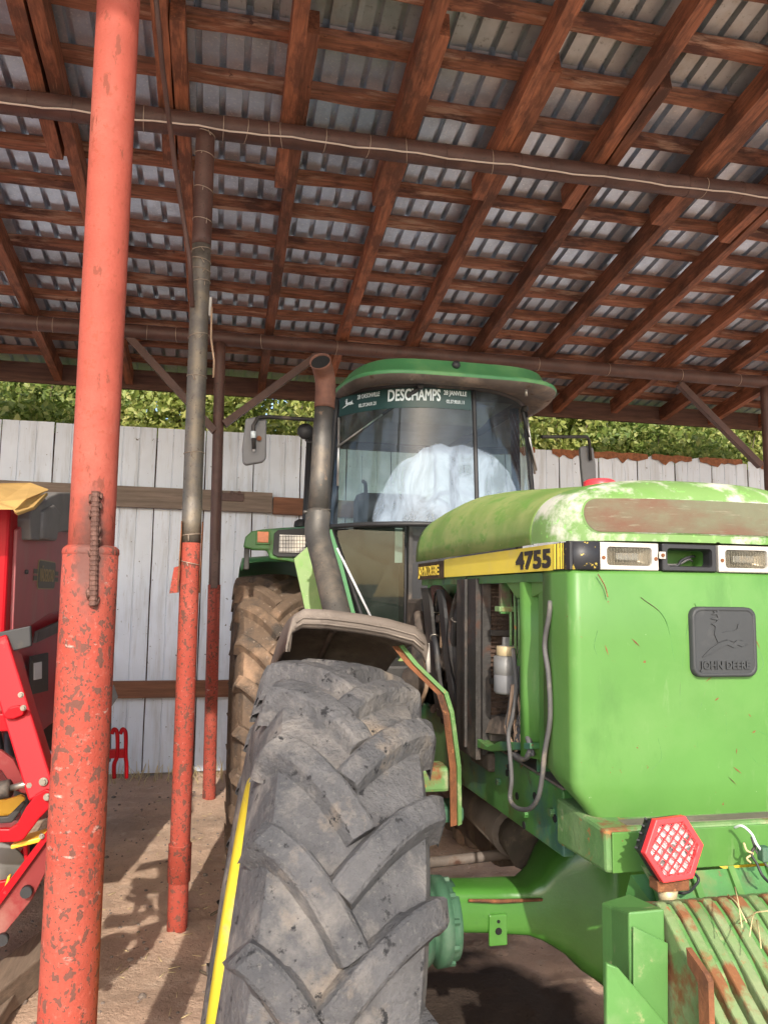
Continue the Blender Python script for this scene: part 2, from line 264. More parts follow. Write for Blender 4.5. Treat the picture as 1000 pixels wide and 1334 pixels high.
M['glass_low'] = glass_mat('muddy_lower_glass', (0.42, 0.52, 0.47), (0.36, 0.42, 0.34), .022, None, 1.4)
M['glass_clear'] = glass_mat('lamp_glass', (0.9, 0.9, 0.88), (0.55, 0.5, 0.42), .08)

# ------------------------------------------------------------------ mesh helpers
class MB:
    def __init__(s): s.v = []; s.f = []; s.sm = []
    def add(s, vs, fs, smooth=False):
        o = len(s.v); s.v += [tuple(p) for p in vs]; s.f += [tuple(i+o for i in f) for f in fs]; s.sm += [smooth]*len(fs); return s
    def box(s, a, b, bev=0.0):
        x0, y0, z0 = (min(a[i], b[i]) for i in range(3)); x1, y1, z1 = (max(a[i], b[i]) for i in range(3))
        if bev: return s.rbox(x0, y0, z0, x1, y1, z1, min(bev, .45*min(x1-x0, y1-y0, z1-z0)))
        v = [(x0,y0,z0),(x1,y0,z0),(x1,y1,z0),(x0,y1,z0),(x0,y0,z1),(x1,y0,z1),(x1,y1,z1),(x0,y1,z1)]
        return s.add(v, [(3,2,1,0),(4,5,6,7),(0,1,5,4),(1,2,6,5),(2,3,7,6),(3,0,4,7)])
    def rbox(s, x0, y0, z0, x1, y1, z1, r):
        bm = bmesh.new(); bmesh.ops.create_cube(bm, size=1)
        for v in bm.verts: v.co = Vector((x0+(v.co.x+.5)*(x1-x0), y0+(v.co.y+.5)*(y1-y0), z0+(v.co.z+.5)*(z1-z0)))
        bmesh.ops.bevel(bm, geom=bm.edges[:], offset=r, segments=2, profile=.5, affect='EDGES')
        return s.bm(bm)
    def bm(s, bm, smooth=False):
        bm.verts.index_update(); s.add([v.co.copy() for v in bm.verts], [[v.index for v in f.verts] for f in bm.faces], smooth); bm.free(); return s
    def prism(s, poly, depth_vec, smooth=False):
        """extrude a 3-D polygon along a vector"""
        n = len(poly); d = Vector(depth_vec); a = [Vector(p) for p in poly]; b = [p+d for p in a]
        return s.add(a+b, [tuple(range(n-1, -1, -1)), tuple(range(n, 2*n))] + [(i, (i+1) % n, n+(i+1) % n, n+i) for i in range(n)], smooth)
    def tube(s, pts, r, n=12, cap=True, smooth=True, inner=False):
        pts = [Vector(p) for p in pts]; R = r if isinstance(r, (list, tuple)) else [r]*len(pts)
        rings = []; up = None
        for i, p in enumerate(pts):
            t = (pts[min(i+1, len(pts)-1)] - pts[max(i-1, 0)]).normalized()
            if up is None:
                up = Vector((0, 0, 1)) if abs(t.z) < .9 else Vector((1, 0, 0))
            a = t.cross(up)
            if a.length < 1e-5: a = t.orthogonal()
            a.normalize(); b = a.cross(t); up = b
            rings.append([p + (a*math.cos(2*PI*k/n) + b*math.sin(2*PI*k/n))*R[i] for k in range(n)])
        vs = [q for g in rings for q in g]; m = len(pts)
        fs = [(i*n+k, i*n+(k+1) % n, (i+1)*n+(k+1) % n, (i+1)*n+k) for i in range(m-1) for k in range(n)]
        s.add(vs, fs, smooth)
        if cap:
            o = len(s.v)-len(vs)
            s.f += [tuple(o+k for k in range(n-1, -1, -1)), tuple(o+(m-1)*n+k for k in range(n))]; s.sm += [False, False]
        return s
    def cyl(s, a, b, r, n=16, smooth=True): return s.tube([a, b], r, n, True, smooth)
    def lathe(s, prof, origin, axis, n=32, smooth=True):
        """prof: list of (radius, height along axis)"""
        axis = Vector(axis).normalized(); a = axis.orthogonal().normalized(); b = axis.cross(a); o = Vector(origin)
        vs = [o + axis*h + (a*math.cos(2*PI*k/n) + b*math.sin(2*PI*k/n))*r for r, h in prof for k in range(n)]
        fs = [(i*n+k, i*n+(k+1) % n, (i+1)*n+(k+1) % n, (i+1)*n+k) for i in range(len(prof)-1) for k in range(n)]
        return s.add(vs, fs, smooth)
    def bar(s, a, b, wd, ht, up=(0, 0, 1)):
        """rectangular bar from a to b"""
        a = Vector(a); b = Vector(b); t = (b-a).normalized(); sx = t.cross(Vector(up))
        if sx.length < 1e-4: sx = t.orthogonal()
        sx.normalize(); u = sx.cross(t)
        q = [a + sx*i*wd/2 + u*j*ht/2 for i, j in ((-1,-1),(1,-1),(1,1),(-1,1))]
        return s.prism(q, b-a)
    def strip(s, pts, wvec, thick, tvec):
        """a bent flat bar: polyline pts, width vector, thickness along tvec"""
        P = [Vector(p) for p in pts]; W = Vector(wvec); T = Vector(tvec).normalized()*thick
        vs = [];
        for p in P: vs += [p-W/2, p+W/2, p+W/2+T, p-W/2+T]
        m = len(P); fs = [(i*4+k, i*4+(k+1) % 4, (i+1)*4+(k+1) % 4, (i+1)*4+k) for i in range(m-1) for k in range(4)]
        fs += [(3,2,1,0), tuple((m-1)*4+k for k in range(4))]
        return s.add(vs, fs)
    def grid(s, rows, smooth=True, close=False):
        n = len(rows[0]); m = len(rows); vs = [p for r in rows for p in r]
        fs = [(i*n+k, i*n+k+1, (i+1)*n+k+1, (i+1)*n+k) for i in range(m-1) for k in range(n-1)]
        return s.add(vs, fs, smooth)

def rel(parent):
    o = Vector((0, 0, 0))
    while parent is not None:
        o = o + Vector(parent.location); parent = parent.parent
    return o
def obj(name, mb, m, parent=None, loc=None, label=None, kind=None, bevel=0, fix=True, sub=0, solid=0):
    """link ONE mesh object; vertices come in world space and are made relative to the object's own origin"""
    vs = [Vector(v) for v in mb.v]
    if loc is None:
        c = Vector(((min(v.x for v in vs)+max(v.x for v in vs))/2, (min(v.y for v in vs)+max(v.y for v in vs))/2, min(v.z for v in vs)))
    else: c = Vector(loc)
    me = bpy.data.meshes.new(name); me.from_pydata([v-c for v in vs], [], mb.f)
    me.polygons.foreach_set('use_smooth', mb.sm)
    if fix:
        bm = bmesh.new(); bm.from_mesh(me); bmesh.ops.recalc_face_normals(bm, faces=bm.faces[:]); bm.to_mesh(me); bm.free()
    me.materials.append(M[m] if isinstance(m, str) else m)
    o = bpy.data.objects.new(name, me); COL.objects.link(o)
    o.parent = parent; o.location = c - rel(parent)
    if label: o['label'] = label
    if kind: o['kind'] = kind
    if solid:
        md = o.modifiers.new('solid', 'SOLIDIFY'); md.thickness = solid; md.offset = 0
    if bevel:
        md = o.modifiers.new('bevel', 'BEVEL'); md.width = bevel; md.segments = 2; md.limit_method = 'ANGLE'; md.angle_limit = math.radians(40)
    if sub:
        md = o.modifiers.new('sub', 'SUBSURF'); md.levels = sub; md.render_levels = sub
    return o
def thing(name, label, cat, loc, group=None):
    o = bpy.data.objects.new(name, None); COL.objects.link(o); o.location = loc; o.empty_display_size = .1
    o['label'] = label; o['category'] = cat
    if group: o['group'] = group
    return o
def part_empty(name, parent, loc, label=None):
    o = bpy.data.objects.new(name, None); COL.objects.link(o); o.parent = parent; o.location = Vector(loc)-rel(parent); o.empty_display_size = .1
    if label: o['label'] = label
    return o
def tag(o, label, cat, group=None):
    o['label'] = label; o['category'] = cat
    if group: o['group'] = group
    return o
def dupe(o, loc, parent=None, name=None, rot=None, scale=None):
    c = o.copy(); COL.objects.link(c); c.parent = parent; c.location = Vector(loc)-rel(parent)
    if rot is not None: c.rotation_euler = rot
    if scale is not None: c.scale = scale
    return c
_dg = None
def text_mb(body, size, origin, ux, uz, depth=.001, bold=0.0, align='LEFT', squeeze=1.0, shear=0.0):
    """lettering as thin raised geometry: origin, direction of writing, up direction"""
    cu = bpy.data.curves.new('lettering', 'FONT'); cu.body = body; cu.size = size; cu.extrude = depth; cu.align_x = align; cu.resolution_u = 3; cu.shear = shear
    t = bpy.data.objects.new('lettering', cu); COL.objects.link(t)
    dg = bpy.context.evaluated_depsgraph_get(); me = bpy.data.meshes.new_from_object(t.evaluated_get(dg))
    ux = Vector(ux).normalized(); uz = Vector(uz).normalized(); nn = ux.cross(uz); O = Vector(origin)
    mb = MB()
    offs = [(0, 0)] if not bold else [(-1, -1), (1, -1), (1, 1), (-1, 1)]
    for i, (bx, bz_) in enumerate(offs): mb.add([O + ux*(v.co.x*squeeze+bx*bold) + uz*(v.co.y+bz_*bold) + nn*(v.co.z+.00015*i) for v in me.vertices], [tuple(p.vertices) for p in me.polygons])
    bpy.data.objects.remove(t); bpy.data.curves.remove(cu); bpy.data.meshes.remove(me); return mb
def arc_pts(c, a, b, r, t0, t1, n): return [Vector(c) + Vector(a)*r*math.cos(t0+(t1-t0)*k/n) + Vector(b)*r*math.sin(t0+(t1-t0)*k/n) for k in range(n+1)]
def catmull(P, n=6):
    P = [Vector(p) for p in P]; Q = [P[0]*2-P[1]] + P + [P[-1]*2-P[-2]]; out = []
    for i in range(1, len(Q)-2):
        for k in range(n):
            t = k/n; p0, p1, p2, p3 = Q[i-1:i+3]
            out.append(.5*((2*p1)+(p2-p0)*t+(2*p0-5*p1+4*p2-p3)*t*t+(3*p1-p0-3*p2+p3)*t**3))
    out.append(P[-1]); return out

# ------------------------------------------------------------------ ground
def axis_pts(lo, hi, step, far):
    p = list(np.arange(lo, hi+1e-6, step)); g = step
    left, right = [], []
    x = lo
    while x > -far: g *= 1.35; x -= g; left.append(x)
    g = step; x = hi
    while x < far: g *= 1.35; x += g; right.append(x)
    return np.array(left[::-1] + p + right)
def vnoise(x, y, s, seed):
    r = np.random.RandomState(seed); T = r.rand(64, 64)
    u, v = x*s, y*s; i, j = np.floor(u).astype(int), np.floor(v).astype(int); a, b = u-i, v-j
    a = a*a*(3-2*a); b = b*b*(3-2*b); g = lambda p, q: T[p % 64, q % 64]
    return g(i, j)*(1-a)*(1-b)+g(i+1, j)*a*(1-b)+g(i, j+1)*(1-a)*b+g(i+1, j+1)*a*b
gx = axis_pts(-2.6, 3.0, .035, 400); gy = axis_pts(.9, 8.2, .035, 400)
GX, GY = np.meshgrid(gx, gy)
def ground_h(x, y):
    h = .030*(vnoise(x, y, 1.1, 1)-.5) + .022*(vnoise(x, y, 3.3, 2)-.5) + .014*(vnoise(x, y, 9, 3)-.5) + .010*(vnoise(x, y, 22, 4)-.5)
    k = np.clip(vnoise(x, y, 13, 5)-.80, 0, 1)*.12
    return h + k - .01 + .05*np.exp(-((x+.02)**2+(y-6.6)**2)/.05) + .03*np.exp(-((x+.14)**2+(y-4.19)**2)/.03)
GZ = ground_h(GX, GY)*((np.abs(GX) < 12) & (np.abs(GY-4) < 12))
ny, nx = GX.shape
idx = np.arange(nx*ny).reshape(ny, nx)
fs = np.stack([idx[:-1, :-1], idx[:-1, 1:], idx[1:, 1:], idx[1:, :-1]], -1).reshape(-1, 4)
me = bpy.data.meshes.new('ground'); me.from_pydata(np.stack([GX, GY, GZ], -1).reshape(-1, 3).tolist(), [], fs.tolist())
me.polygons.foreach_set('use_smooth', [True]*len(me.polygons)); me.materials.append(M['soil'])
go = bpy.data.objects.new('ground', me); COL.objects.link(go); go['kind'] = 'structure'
# oil-soaked earth below the axle is a stain of its own, mixed into the soil by world position
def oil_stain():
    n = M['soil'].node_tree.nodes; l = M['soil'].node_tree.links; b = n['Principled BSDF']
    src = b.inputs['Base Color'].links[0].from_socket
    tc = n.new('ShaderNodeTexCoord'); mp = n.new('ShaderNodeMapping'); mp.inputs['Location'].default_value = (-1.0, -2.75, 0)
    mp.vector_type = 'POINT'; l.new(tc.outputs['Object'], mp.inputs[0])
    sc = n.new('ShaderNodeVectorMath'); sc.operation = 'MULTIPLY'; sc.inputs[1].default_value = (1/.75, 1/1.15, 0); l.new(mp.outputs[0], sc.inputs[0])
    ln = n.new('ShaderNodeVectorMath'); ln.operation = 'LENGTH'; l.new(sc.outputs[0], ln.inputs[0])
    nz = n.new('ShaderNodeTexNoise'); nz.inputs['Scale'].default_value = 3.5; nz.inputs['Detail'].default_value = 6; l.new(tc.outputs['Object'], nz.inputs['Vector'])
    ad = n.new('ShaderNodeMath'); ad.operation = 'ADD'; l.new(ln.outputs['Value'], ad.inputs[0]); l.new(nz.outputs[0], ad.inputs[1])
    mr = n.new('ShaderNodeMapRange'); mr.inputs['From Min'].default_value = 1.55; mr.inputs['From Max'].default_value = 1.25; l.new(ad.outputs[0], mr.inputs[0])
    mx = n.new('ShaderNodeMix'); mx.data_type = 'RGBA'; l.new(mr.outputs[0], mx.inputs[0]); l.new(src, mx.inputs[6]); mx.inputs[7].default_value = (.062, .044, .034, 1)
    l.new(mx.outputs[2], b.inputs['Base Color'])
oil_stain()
# unseen pale slab in front of the shed, added to bounce light inside
ap = MB()
for i in range(8):
    for j in range(6): ap.box((-20+5*i+.01, .2-5*(j+1)+.01, -.05), (-20+5*(i+1)-.01, .2-5*j-.01, .03))
ao = obj('bounce_apron', ap, 'added_apron', None, kind='structure')

# ------------------------------------------------------------------ the shed: posts, beams, rafters, purlins, roof sheets
shed = thing('open_shed', 'open fronted pole shed with red posts, brown rafters and grey metal roof', 'shed', (-.345, 2.25, 0))
ZB, SL, Y0 = 4.375, .175, 4.19
TILT = -math.atan(SL); CS = math.cos(TILT)
def zr(Y): return ZB - SL*(Y-Y0)
def ring(pos, r, t=.0022, axis=(0, 0, 1), parent=None, m='wire_tie', tail=True):
    axis = Vector(axis).normalized(); a = axis.orthogonal().normalized(); b = axis.cross(a); tl = rnd.uniform(-.25, .25)
    mb = MB(); p = [Vector(pos) + (a*math.cos(q)+b*math.sin(q))*(r+t*.6) + axis*(tl*r*math.cos(q+1)) for q in np.linspace(0, 2*PI, 21)]
    mb.tube(p, t, 6, cap=False)
    if tail:
        q = Vector(pos)+Vector((rnd.uniform(-.6, .6), -1, 0)).normalized()*(r+.003); mb.tube([q, q+Vector((rnd.uniform(-.02, .02), -.006, rnd.uniform(-.035, -.015)))], t, 6)
    return obj('wire_tie', mb, m, parent)

def wobble_pipe(P, r, n=24, seg=14):
    a, b = Vector(P[0]), Vector(P[1]); return MB().tube([a.lerp(b, k/seg) for k in range(seg+1)], r, n)
# front red post
p1b, p1t = Vector((-.342, 2.25, -.05)), Vector((-.360, 2.25, 4.60)); ZJ = 1.80
def on1(z): return p1b.lerp(p1t, (z+.05)/4.65)
post = obj('post', wobble_pipe((p1b, on1(ZJ)), .0735), 'red_pipe', shed, label='thick red post peppered with brown rust spots, nearest the camera')
mb = wobble_pipe((on1(ZJ-.05), p1t), .061); obj('upper_pipe', mb, 'red_pipe_top', post)
mb = MB(); rj = .0735
mb.lathe([(.0735, -.004), (.0755, .0), (.0745, .012), (.066, .020), (.0605, .022)], on1(ZJ), (0, 0, 1), 28); obj('weld_bead', mb, 'red_pipe', post)
# ribbed reinforcing bar welded across the joint
d = (Vector((0, 0, EYE))-on1(1.75)); d.z = 0; d.normalize(); sd = Vector((d.y, -d.x, 0))
a = on1(1.66)+d*.079 - sd*.012; b = on1(1.965)+d*.070 - sd*.004
mb = MB(); nn = 46; pr = []
for k in range(nn*2+1): pr.append((.0098 + (.0018 if k % 4 < 2 else 0), (b-a).length*k/(nn*2)))
mb.lathe(pr, a, (b-a)+Vector((0, 0, 0)), 10, False); mb.cyl(a-(b-a).normalized()*.002, a+(b-a).normalized()*.004, .0105, 10); obj('ribbed_bar', mb, 'weld', post)
mb = MB()
for z, s_ in ((1.67, -1), (1.69, 1), (1.79, -1), (1.80, 1), (1.83, -1), (1.86, -1), (1.90, 1), (1.93, -1), (1.945, 1), (1.955, -1)):
    t = (z-1.66)/.305; c = a.lerp(b, t)+sd*s_*.012-d*.004
    for q in range(2):
        bm = bmesh.new(); bmesh.ops.create_icosphere(bm, subdivisions=1, radius=rnd.uniform(.004, .008))
        for v in bm.verts: v.co = v.co*(1+rnd.uniform(-.2, .2)) + c + Vector((0, 0, rnd.uniform(-.012, .012)))
        mb.bm(bm, True)
obj('weld_spatter', mb, 'weld', post, kind='stuff')
# paint burnt brown round the weld
def scorch(mk):
    n = M[mk].node_tree.nodes; l = M[mk].node_tree.links; b = n['Principled BSDF']; src = b.inputs['Base Color'].links[0].from_socket
    g = n.new('ShaderNodeNewGeometry'); c = on1(1.81) + d*.07
    def vm(op, a, v):
        x = n.new('ShaderNodeVectorMath'); x.operation = op; l.new(a, x.inputs[0]); x.inputs[1].default_value = v; return x.outputs[0]
    v = vm('MULTIPLY', vm('SUBTRACT', g.outputs['Position'], c), (1/.050, 1/.060, 1/.185))
    ln = n.new('ShaderNodeVectorMath'); ln.operation = 'LENGTH'; l.new(v, ln.inputs[0])
    nz = n.new('ShaderNodeTexNoise'); nz.inputs['Scale'].default_value = 40; nz.inputs['Detail'].default_value = 6; l.new(g.outputs['Position'], nz.inputs['Vector'])
    ad = n.new('ShaderNodeMath'); ad.operation = 'MULTIPLY_ADD'; l.new(nz.outputs[0], ad.inputs[0]); ad.inputs[1].default_value = .9; l.new(ln.outputs['Value'], ad.inputs[2])
    mr = n.new('ShaderNodeMapRange'); mr.inputs['From Min'].default_value = 1.6; mr.inputs['From Max'].default_value = 1.0; l.new(ad.outputs[0], mr.inputs[0])
    mx = n.new('ShaderNodeMix'); mx.data_type = 'RGBA'; l.new(mr.outputs[0], mx.inputs[0]); l.new(src, mx.inputs[6]); mx.inputs[7].default_value = (.15, .062, .05, 1); l.new(mx.outputs[2], b.inputs['Base Color'])
scorch('red_pipe'); scorch('red_pipe_top')
# middle post
p2b, p2t = Vector((-.143, 4.19, -.06)), Vector((-.163, 4.19, 4.25))
def on2(z): return p2b.lerp(p2t, (z+.06)/4.31)
zz = lambda y: at(240, y, 4.19).z
post2 = obj('post', wobble_pipe((on2(-.06), on2(zz(705))), .0505), 'red_pipe', shed, label='slimmer middle post, red below and grey steel above')
obj('upper_pipe', wobble_pipe((on2(zz(707)), on2(zz(318))), .0515), 'grey_pipe', post2)
obj('top_pipe', wobble_pipe((on2(zz(318)), p2t), .0522), 'brown_pipe', post2)
mb = MB(); z0, z1 = zz(1148), zz(1099); mb.lathe([(.051, 0), (.0575, .004), (.0575, z1-z0-.004), (.0595, z1-z0), (.051, z1-z0+.002)], on2(z0), (0, 0, 1), 24); obj('sleeve', mb, 'red_pipe', post2)
c = on2(zz(725)); za, zb_ = zz(772), zz(680)
mb = MB().strip([c+Vector((-.058, -.02, za-c.z+.0)), c+Vector((-.052, -.02, zb_-c.z))], (0, .07, 0), .006, (1, 0, 0)); obj('splice_plate', mb, 'rust', post2)
mb = MB().strip([c+Vector((.052, -.02, za-c.z)), c+Vector((.054, -.02, zb_-c.z))], (0, .07, 0), .006, (1, 0, 0)); obj('splice_plate', mb, 'rust', post2)
mb = MB().prism([c+Vector((-.098, -.03, za-c.z-.005)), c+Vector((-.05, -.045, za-c.z)), c+Vector((-.045, -.045, za-c.z+.14)), c+Vector((-.08, -.03, za-c.z+.13))], (0, .006, 0)); obj('splice_plate', mb, 'red_pipe', post2)
for y in (697, 733, 590, 490, 437, 367, 351, 338, 325, 286, 245, 200, 172): ring(on2(zz(y)), .0525, parent=post2)
mb = MB().box(on2(zz(410))+Vector((.05, -.02, 0)), on2(zz(385))+Vector((.066, .02, 0)), .004); obj('insulator', mb, 'bezel', post2)
# rear posts with braces
def rear_post(x, base_x, ysplit, lab, braces):
    t = Vector((x, 6.6, 3.86)); bt = Vector((base_x, 6.6, -.05)); f = lambda z: bt.lerp(t, (z+.05)/3.91)
    zs = at(280, ysplit, 6.6).z
    p = obj('post', wobble_pipe((f(zs), t), .046), 'brown_pipe', shed, label=lab)
    obj('lower_pipe', wobble_pipe((bt, f(zs+.02)), .052), 'red_pipe', p)
    mb = MB().box(f(zs-.01)+Vector((-.03, -.06, 0)), f(zs+.30)+Vector((.03, -.045, 0)), .003); obj('splice_plate', mb, 'brown_pipe', p)
    for (a, b) in braces:
        obj('brace', MB().bar(a, b, .06, .06, (0, 1, 0)), 'brown_pipe', p)
    return p
rear_post(-.062, -.015, 765, 'dark slim rear post with two slanting braces, behind the tractor wheel',
          [(at(280, 562, 6.58), at(160, 430, 6.62)), (at(292, 553, 6.58), at(415, 462, 6.62))])
rx = at(996, 520, 6.6).x
rear_post(rx, rx+.03, 765, 'red brown rear post with one slanting brace, at the right end', [(at(990, 607, 6.58), at(884, 500, 6.62))])
# beams
def beam(Y, z, r, lab=None, tilt=0.0):
    mb = MB().tube([(x, Y, z+tilt*x) for x in np.linspace(-5.2, 9.4, 30)], r, 20)
    return obj('beam', mb, 'brown_pipe', shed, label=lab)
bm1 = beam(4.19, 4.305, .066, 'brown pipe beam with a pale cable tied along it', .012)
bm2 = beam(6.6, 3.878, .062)
beam(2.25, 4.648, .064); beam(.4, zr(.4)-.064, .064)
for x in (40, 95, 188, 214, 291, 320, 352, 367, 422, 478, 529, 580, 640, 675, 709, 785, 892, 912, 960):
    c = at(x, 130+.118*x, 4.19); ring((c.x, 4.19, 4.305+.012*c.x), .066, axis=(1, 0, .012), parent=bm1, m='wire_tie' if rnd.random() < .7 else 'brown_pipe', tail=False)
for x in (50, 69, 191, 230, 341, 437, 700, 790, 885, 960):
    c = at(x, 430+.075*x, 6.6); ring((c.x, 6.6, 3.878), .062, axis=(1, 0, 0), parent=bm2, tail=False)
# cable
P = []
for x in np.linspace(-60, 1060, 57):
    c = at(x, 130+.118*x, 4.19); P.append(Vector((c.x, 4.19-.060, 4.305+.012*c.x-.045 - .005*math.sin(x*.045) - .003*math.sin(x*.11+1))))
cab = obj('electric_cable', MB().tube(P, .0052, 8), 'wire_white'); tag(cab, 'thin pale cable wired along the front of the brown pipe beam', 'cable')
# rafters
def board_mesh(name, L, wd, dp, along, m, segs, jit):
    """a sawn board along one axis with slightly uneven arrises; origin at the middle of its lower start"""
    mb = MB(); r = random.Random(sum(map(ord, name)) + segs); rows = []
    for k in range(segs+1):
        t = L*k/segs; q = lambda: r.uniform(-jit, jit)
        sec = [(-wd/2+q(), q()*.6), (wd/2+q(), q()*.6), (wd/2+q()*.6, dp), (-wd/2+q()*.6, dp)]
        rows.append([(s_, t, z) if along == 'Y' else (t, s_, z) for s_, z in sec])
    vs = [p for R in rows for p in R]
    f = [(i*4+k, i*4+(k+1) % 4, (i+1)*4+(k+1) % 4, (i+1)*4+k) for i in range(segs) for k in range(4)] + [(3, 2, 1, 0), tuple(segs*4+k for k in range(4))]
    me = bpy.data.meshes.new(name); me.from_pydata(vs, [], f); me.materials.append(M[m])
    bm = bmesh.new(); bm.from_mesh(me); bmesh.ops.recalc_face_normals(bm, faces=bm.faces[:])
    bm.to_mesh(me); bm.free(); return me
def place(name, me, parent, loc, rot=(0, 0, 0)):
    o = bpy.data.objects.new(name, me); COL.objects.link(o); o.parent = parent; o.location = Vector(loc)-rel(parent); o.rotation_euler = rot; return o
rear_me = [board_mesh('rear_rafter%d' % i, 4.38, .072, .15, 'Y', 'rafter', 30, .0022) for i in range(3)]
front_me = [board_mesh('front_rafter%d' % i, 5.54, .078, .15, 'Y', 'rafter', 40, .0022) for i in range(3)]
for k in range(-8, 14):
    x = .345+.655*k; j = rnd.uniform(-.015, .015); ys = 3.53+rnd.uniform(-.12, .1); ye = 4.68+rnd.uniform(-.1, .12)
    o = place('rafter', rear_me[k % 3], shed, (x+j, ys, zr(ys)), (TILT, rnd.uniform(-.01, .01), rnd.uniform(-.004, .004)))
    y0 = ye-5.54*CS
    o = place('rafter', front_me[k % 3], shed, (x+j-.0765, y0, zr(y0)), (TILT, rnd.uniform(-.01, .01), rnd.uniform(-.003, .003)))
pur_me = [board_mesh('purlin%d' % i, 14.8, .085, .05, 'X', 'purlin', 110, .0075) for i in range(5)]
for i in range(-12, 14):
    y = 3.43+.35*i + rnd.uniform(-.012, .012)
    if y > 7.9: continue
    place('purlin', pur_me[i % 5], shed, (-5.2, y, zr(y)+.155), (TILT, 0, rnd.uniform(-.0015, .0015)))
# trapezoidal roof sheets
def sheet_mesh(name, L, m):
    pitch, n = .131, 9; xs = []
    for k in range(n):
        x = k*pitch; xs += [(x, 0), (x+.092, 0), (x+.097, .040), (x+.125, .040)]
    xs.append((n*pitch, 0)); xs.append((n*pitch+.03, .003))
    mb = MB(); mb.grid([[(x, L*j/8, z + .002*math.sin(j*2.1+x*5)) for x, z in xs] for j in range(9)], smooth=False)
    me = bpy.data.meshes.new(name); me.from_pydata(mb.v, [], mb.f); me.materials.append(M[m]); return me
sh_r = sheet_mesh('rear_roof_sheet', 4.45, 'sheet'); sh_f = sheet_mesh('front_roof_sheet', 4.80, 'sheet_old')
for k in range(13):
    x = -5.3 + 9*.131*k
    place('roof_sheet', sh_r, shed, (x, 3.72, zr(3.72)+.209), (TILT, 0, 0)); place('roof_sheet', sh_f, shed, (x, -.82, zr(-.82)+.216+.004*(k % 2)), (TILT, 0, 0))
# eave board at the back, straight out of the saw
mb = MB().box((-5.2, 7.86, zr(7.86)-.03), (9.5, 7.90, zr(7.86)+.17)); obj('eave_board', mb, 'eave_wood', shed)
mb = MB().box((-5.2, -.86, zr(-.82)-.02), (9.5, -.82, zr(-.82)+.19)); obj('eave_board', mb, 'eave_wood', shed)
# thin rod slung from the rafters to the middle post
obj('hanging_rod', MB().tube([at(200, -40, 3.2), at(212, 90, 3.55), at(228, 215, 3.85), at(247, 335, 4.08), at(251, 400, 4.10)], .0125, 10), 'brown_pipe', shed)
obj('hanging_wire', MB().tube([at(276, 400, 4.14), at(275, 440, 4.15), at(279, 470, 4.14), at(278, 492, 4.15)], .006, 6), 'wire_tan', shed)

# ------------------------------------------------------------------ white sheet metal wall behind the shed
wall = thing('sheet_metal_wall', 'tall white sheet metal wall with brown rails closing off the shed behind', 'wall', (0, 7.72, 0))
def panel_mesh(v):
    r = random.Random(v); mb = MB(); pr = []; W = .468
    for k in range(3):
        x = k*W/3; pr += [(x+.003, 0), (x+.006, -.006), (x+W/3-.008, -.006), (x+W/3-.005, 0)]
        if k < 2: pr += [(x+W/3-.003, .002), (x+W/3+.001, .002)]
    rows = []
    for j in range(15):
        z = 3.29*j/14; rows.append([(x+.0015*math.sin(j*1.3+v), y+.004*math.sin(j*.9+x*9+v), z + ((rnd.uniform(-.035, .012) if v > 3 else 0) if j == 14 else 0)) for x, y in pr])
    mb.grid(rows, smooth=False); me = bpy.data.meshes.new('wall_panel%d' % v); me.from_pydata(mb.v, [], mb.f); me.materials.append(M['wall']); return me
pm = [panel_mesh(v) for v in range(7)]
for k in range(-8, 21):
    x = -.17+.470*k
    o = place('wall_panel', pm[k % 4] if x < 3.2 else pm[4+k % 3], wall, (x, 7.72+rnd.uniform(-.002, .002), rnd.uniform(-.004, .003)), (rnd.uniform(-.002, .002), 0, rnd.uniform(-.004, .004)))
mb = MB().box((-4, 7.78, 0), (9.7, 7.80, 3.2)); obj('backing_sheet', mb, 'eave_wood', wall)
for x0, w_ in ((3.5, .35), (3.9, .75), (4.7, .5), (5.3, .55), (6.0, .3), (2.9, .4)):
    n = 12; top = []; bot = []
    for i in range(n+1):
        x = x0+w_*i/n; top.append((x, 7.70, 3.30+rnd.uniform(-.005, .012))); bot.append((x, 7.696-.004*rnd.random(), 3.25-rnd.uniform(0, .075)*math.sin(PI*i/n)))
    obj('rusted_edge', MB().grid([bot, top], smooth=False), 'rust_edge', wall, solid=.004)
def rail(x0, x1, z0, z1, m, dz=0.0):
    obj('rail', MB().prism([(x0, 7.63, z0), (x1, 7.63, z0+dz), (x1, 7.63, z1+dz), (x0, 7.63, z1)], (0, .07, 0)), m, wall, bevel=.004)
a = at(356, 655, 7.63).x; b = at(300, 650, 7.63).x
rail(-4, a-.01, 2.515, 2.715, 'rail_wood', -.03*1); rail(a, a+2.0, 2.475, 2.645, 'rail_brown', -.02); rail(a+2.01, 9, 2.46, 2.64, 'rail_wood', -.03)
rail(-4, 1.5, .700, .855, 'rail_brown'); rail(1.51, 9, .695, .85, 'rail_wood')
obj('splice_strap', MB().box((at(277, 640, 7.6).x, 7.615, 2.585), (at(318, 640, 7.6).x, 7.628, 2.665), .003), 'brown_pipe', wall)
for px in (288, 302, 312):
    c = at(px, 642, 7.61); obj('bolt_head', MB().cyl(c, c+Vector((0, -.02, 0)), .018, 8, False), 'brown_pipe', wall)

